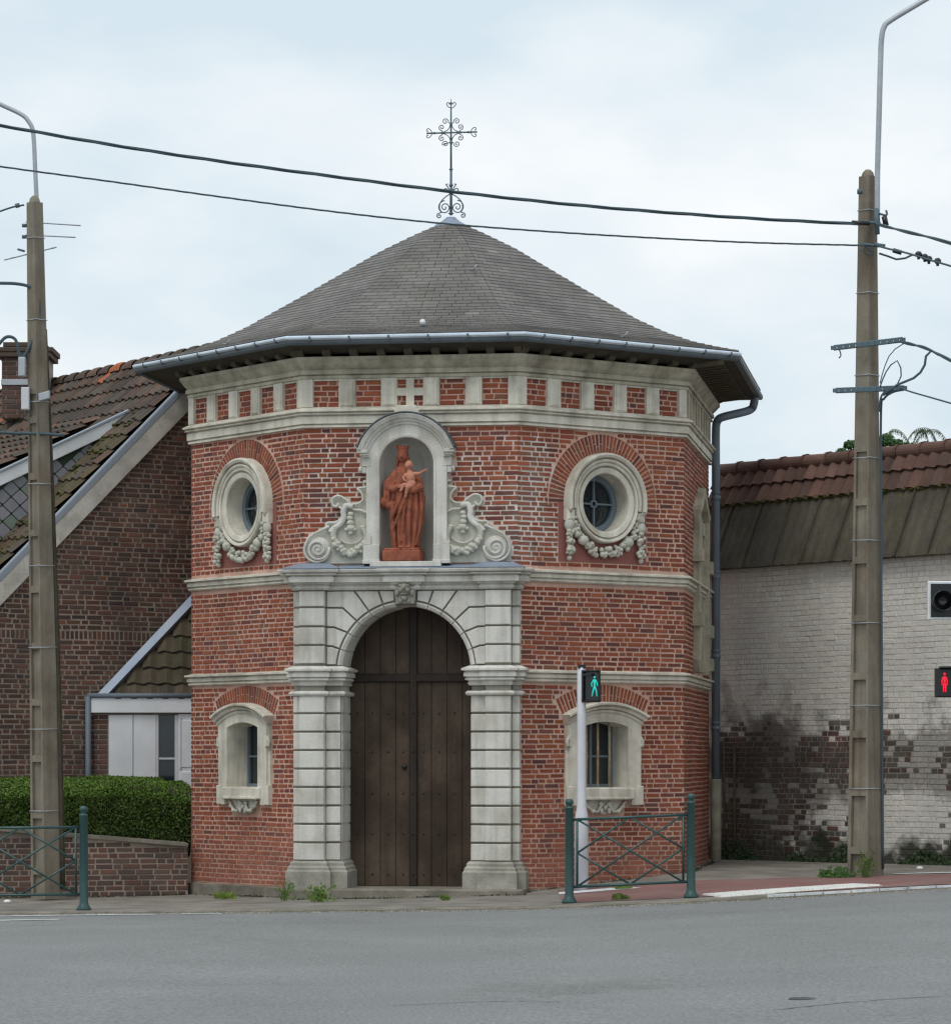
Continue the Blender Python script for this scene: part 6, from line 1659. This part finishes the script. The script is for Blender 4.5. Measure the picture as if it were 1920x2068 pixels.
leaf_cloud('foliage', 76000, hs, .020, [(.050, .090, .013), (.070, .110, .016), (.035, .07, .012), (.060, .092, .018)], hg, kind='stuff')
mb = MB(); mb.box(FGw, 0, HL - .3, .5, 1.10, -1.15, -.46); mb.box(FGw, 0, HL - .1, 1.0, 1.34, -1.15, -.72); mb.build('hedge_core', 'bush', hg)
for i in range(26):
    u = HL - rnd.uniform(.0, .7); m2 = MB(); m2.tube([FGw(u, .5, -.5), FGw(u + rnd.uniform(-.1, .05), 1.0, -.42), FGw(u + rnd.uniform(-.2, .1), 1.35, -.38)], [.012, .009, .004], 5); m2.build('stem', 'bush', hg)

# ------------------------------------------------------------------ trees behind the outbuilding, weeds, moss strip
def small_tree(name, c, rad, n, label, cols, size, palm=False):
    o = empty(name, (c.x, c.y, 0), label=label, cat='tree')
    mb = MB(); mb.tube([(0, 0, 0), (.03, 0, c.z * .6), (0, 0, c.z)], [.09, .07, .02], 8); mb.build('trunk', 'bush', o)
    if palm:
        mb2 = []
        for i in range(4):
            sg_ = [-1, 1, -.8, .5][i]; pts = [Vector((0, 0, c.z - .1)), Vector((sg_ * .18, .02 * i, c.z + .16)), Vector((sg_ * .42, .04, c.z + .20)), Vector((sg_ * .62, .05, c.z + .02 - .05 * i))]
            if i == 0: pts = [Vector((-.25, 0, c.z - .35)), Vector((-.12, 0, c.z - .05)), Vector((.05, 0, c.z + .2)), Vector((.28, 0, c.z + .22)), Vector((.40, 0, c.z + .02))]
            cv = smoothcurve(pts, 8); m2 = MB(); m2.tube(cv, .008, 4)
            for k, p in enumerate(cv[3:]):
                for s2 in (-1, 1):
                    for q_ in range(2):
                        e = p + Vector((rnd.uniform(-.06, .04), s2 * .08, -.06 - rnd.uniform(0, .04))); m2.add([p, p + Vector((.007, 0, -.015)), e, p + Vector((-.007, 0, -.015))], [(0, 1, 2, 3)], (.06, .10, .04))
            m2.build('frond', 'leaf', o)
        return
    def sm(r2):
        cl = r2.choice(cls); d = Vector((r2.gauss(0, 1), r2.gauss(0, 1), r2.gauss(0, 1))).normalized(); p = cl[0] + Vector((d.x * cl[1], d.y * cl[1], d.z * cl[1] * .7)) * r2.uniform(.5, 1.05); return p, d, 1.0
    cls = []
    for i in range(22):
        d = Vector((rnd.uniform(-1, 1), rnd.uniform(-.6, .6), rnd.uniform(-1, 1))); cls.append((Vector((d.x * rad, d.y * rad, c.z - rad * .4 + d.z * rad * .6 * (1 - abs(d.x) * .5))), rnd.uniform(.07, .15)))
    leaf_cloud('crown', n, sm, size, cols, o)
small_tree('leafy_tree', P(D(1698), D(862), 52), .56, 9000, 'small green treetop showing behind the concrete pole above the tiled ridge', [(.05, .12, .035), (.08, .16, .05), (.035, .09, .03)], .035)
small_tree('fern_tree', P(D(1772), D(860), 53), .3, 100, 'drooping feathery fronds rising above the tiled ridge', [(.06, .1, .04)], .03, palm=True)
def weed(x, y, h, n, label, w_=.10, col=(.09, .15, .03)):
    o = MB(); r2 = random.Random(int(x * 100)); z0 = G(x, y)
    for i in range(n):
        a = r2.uniform(0, 6.28); rr = r2.uniform(0, w_); bx_, by_ = rr * math.cos(a), rr * math.sin(a) * .5; hh = h * r2.uniform(.4, 1); lx, ly = r2.uniform(-.5, .5) * hh, r2.uniform(-.2, .2) * hh; k = r2.uniform(.7, 1.3)
        q = [(bx_ - .003, by_, 0), (bx_ + .003, by_, 0), (bx_ + lx * .5 + .004, by_ + ly * .5, hh * .6), (bx_ + lx, by_ + ly, hh), (bx_ + lx * .5 - .004, by_ + ly * .5, hh * .6)]
        o.add(q, [(0, 1, 2, 3, 4)], tuple(c * k for c in col))
        for _ in range(3):
            p = Vector((bx_ + lx * .7 + r2.uniform(-.03, .03), by_ + ly * .7, hh * r2.uniform(.1, .95))); s_ = r2.uniform(.014, .03); dx = r2.uniform(-1.3, 1.3)
            o.add([p, p + Vector((s_ * dx, -.01, s_)), p + Vector((s_ * dx * 2.2, -.02, s_ * .4)), p + Vector((s_ * dx, -.01, -s_ * .4))], [(0, 1, 2, 3)], tuple(c * k * 1.2 for c in col))
    ob = o.build('weed', 'leaf', None, fix=False, label=label, cat='weed'); ob.location = (x, y, z0)
def wx(px, Y): return (px - 960) * Y / FPX
weed(wx(455, 40.95), 40.95, .10, 40, 'low yellowish weed tuft at the foot of the chapel left wall', .16, (.12, .17, .03))
weed(wx(575, 40.1), 40.1, .30, 16, 'tall thin weed growing at the left edge of the portal plinth', .05)
weed(wx(645, 39.45), 39.45, .24, 34, 'bushy green weed in front of the left portal plinth', .11)
weed(wx(898, 39.2), 39.2, .06, 24, 'tiny weed on the pavement before the door step', .05)
weed(wx(1252, 37.9), 37.9, .08, 26, 'small weed at the kerb under the green barrier', .08, (.10, .14, .035))
weed(wx(1255, 39.6), 39.6, .05, 26, 'flat weed beside the base of the signal post', .10)
weed(wx(1690, 40.1), 40.1, .15, 60, 'leafy weed left of the foot of the tall concrete pole', .20, (.05, .11, .025))
weed(wx(1745, 39.95), 39.95, .42, 26, 'climbing weed on the front edge of the tall concrete pole', .05, (.08, .13, .03))
weed(wx(1665, 40.3), 40.3, .10, 30, 'small sprig on the pavement left of the pole weed', .06, (.06, .11, .025))
mst = MB(); r2 = random.Random(3)
for i in range(5200):
    u = r2.uniform(0, 8.5); b_ = r2.random() ** 1.8; pos = FW(u, 0, .02 + r2.uniform(0, .10) * (1 - b_)); pw = Vector((WL.x, WL.y, 0)) + pos
    if mn.noise(Vector((u * 1.3, 0, 0))) < -.25 + b_ * .8: continue
    z = G(pw.x, pw.y) + .30 * b_; k = r2.uniform(.5, 1.2); s_ = r2.uniform(.012, .03)
    d = Vector((r2.uniform(-1, 1), -1, r2.uniform(0, 1))).normalized(); t = d.orthogonal().normalized(); b2 = d.cross(t); p = Vector((pw.x, pw.y, z))
    mst.add([p - t * s_, p - b2 * s_, p + t * s_, p + b2 * s_], [(0, 1, 2, 3)], (.03 * k, .055 * k, .018 * k))
mst.build('ground_ivy', 'leaf', None, fix=False, kind='stuff', label='strip of dark green ivy and moss at the foot of the white wall', cat='ground cover')
# litter
for (px, Y, sz, lb_) in ((1672 + 185, 41.8, .05, 'crumpled pale litter at the foot of the white wall'), (15, 40.6, .05, 'pale scrap of litter on the pavement behind the green barrier at the edge')):
    mb = MB(); mb.ball((0, 0, .02), (sz, .04, .025), None, 7, 5); o = mb.build('litter', 'tactile', None, label=lb_, cat='litter'); x = wx(px, Y); o.location = (x, Y, G(x, Y))
# manhole-like cover edge and cracks in the asphalt
mb = MB(); mb.lathe([(0, .006), (.09, .006), (.10, .0)], None, 14); o = mb.build('valve_cover', 'black', None, label='small dark round cover let into the asphalt road', cat='cover'); o.location = (wx(1620, 22.9), 22.9, G(wx(1620, 22.9), 22.9) - .029)
# grit and dirt along the kerb and cracks
gm = MB(); r2 = random.Random(5)
for i in range(2600):
    x = r2.uniform(-7.5, 7.5); y = 37.3 - abs(r2.gauss(0, .10)); s_ = r2.uniform(.006, .016)
    z = G(x, y) - .03
    k = r2.uniform(.5, 1.6); c = (.20 * k, .19 * k, .16 * k)
    p = Vector((x, y, z + .001)); gm.add([p + Vector((-s_, -s_, 0)), p + Vector((s_, -s_ * .6, 0)), p + Vector((s_ * .7, s_, 0)), p + Vector((-s_ * .6, s_ * .8, 0)), p + Vector((0, 0, s_ * .9))], [(0, 1, 4), (1, 2, 4), (2, 3, 4), (3, 0, 4)], c)
gm.build('kerb_grit', 'leaf', None, fix=False, kind='stuff', label='scattered grit and small stones along the kerb line of the road', cat='grit')
M['crack'] = mat('tar seam', (.10,.105,.105), var=.2)
def crack(pts, w_):
    c = smoothcurve([(x, y, 0) for x, y in pts], 10); mb = MB(); vs_ = []
    for i, p in enumerate(c):
        t = (c[min(i + 1, len(c) - 1)] - c[max(i - 1, 0)]).normalized(); nn = Vector((-t.y, t.x, 0)); ww = w_ * rnd.uniform(.4, 1.3); q = p + nn * rnd.uniform(-.012, .012)
        for s_ in (-1, 1): a = q + nn * ww * s_; vs_.append((a.x, a.y, G(a.x, a.y) - .0265))
    mb.add(vs_, [(2 * i, 2 * i + 1, 2 * i + 3, 2 * i + 2) for i in range(len(c) - 1)]); mb.build('road_crack', 'crack', None, kind='structure')
crack([(-6, 34.6), (-3.4, 34.9), (-1, 34.8), (1.2, 35.1), (3.2, 34.9), (7, 35.3)], .008)
crack([(2.0, 22.0), (2.6, 22.5), (3.3, 22.7), (4.2, 22.6)], .010)
crack([(-.6, 23.0), (.1, 23.3), (.6, 23.2)], .008)

# dark moss-like flecks painting contact shade where walls meet the pavement
jm = MB(); r2 = random.Random(9)
lines = [(chapel_world(Vector((PA[0], PA[1], 0))), chapel_world(Vector((PB[0], PB[1], 0))), .09), (chapel_world(Vector((PC[0], PC[1], 0))), chapel_world(Vector((PD[0], PD[1], 0))), .09), (chapel_world(Vector((-1.4, -AP - .42, 0))), chapel_world(Vector((1.5, -AP - .46, 0))), .01), (Vector((wa.x, wa.y, 0)), Vector((wb.x, wb.y, 0)), .02), (chapel_world(Vector((PD[0], PD[1], 0))), chapel_world(Vector((PE[0], PE[1], 0))), .09)]
for a_, b_, off in lines:
    dr = (b_ - a_); L_ = dr.length; dr.normalize(); n_ = Vector((dr.y, -dr.x, 0))
    for i in range(int(L_ * 190)):
        s_ = r2.uniform(0, L_)
        if mn.noise(Vector((s_ * 2.3 + a_.x, 1.7, 0))) < r2.uniform(-.35, .35): continue
        p = a_ + dr * s_ + n_ * (off + abs(r2.gauss(0, .035))); z = G(p.x, p.y) + .004 + r2.uniform(0, .012); q_ = r2.uniform(.006, .017); k = r2.uniform(.5, 1.3)
        c = r2.choice([(.05, .07, .02), (.045, .04, .025), (.07, .06, .035), (.035, .035, .025)]); t_ = Vector((r2.uniform(-1, 1), r2.uniform(-1, 1), r2.uniform(-.3, .5))).normalized(); b2 = t_.orthogonal().normalized()
        p = Vector((p.x, p.y, z)); jm.add([p - t_ * q_, p - b2 * q_, p + t_ * q_, p + b2 * q_], [(0, 1, 2, 3)], tuple(x * k for x in c))
jm.build('contact_shade_flecks', 'leaf', None, fix=False, kind='stuff', label='thin line of dark flecks painting contact shade along the foot of the chapel and garden wall', cat='moss')
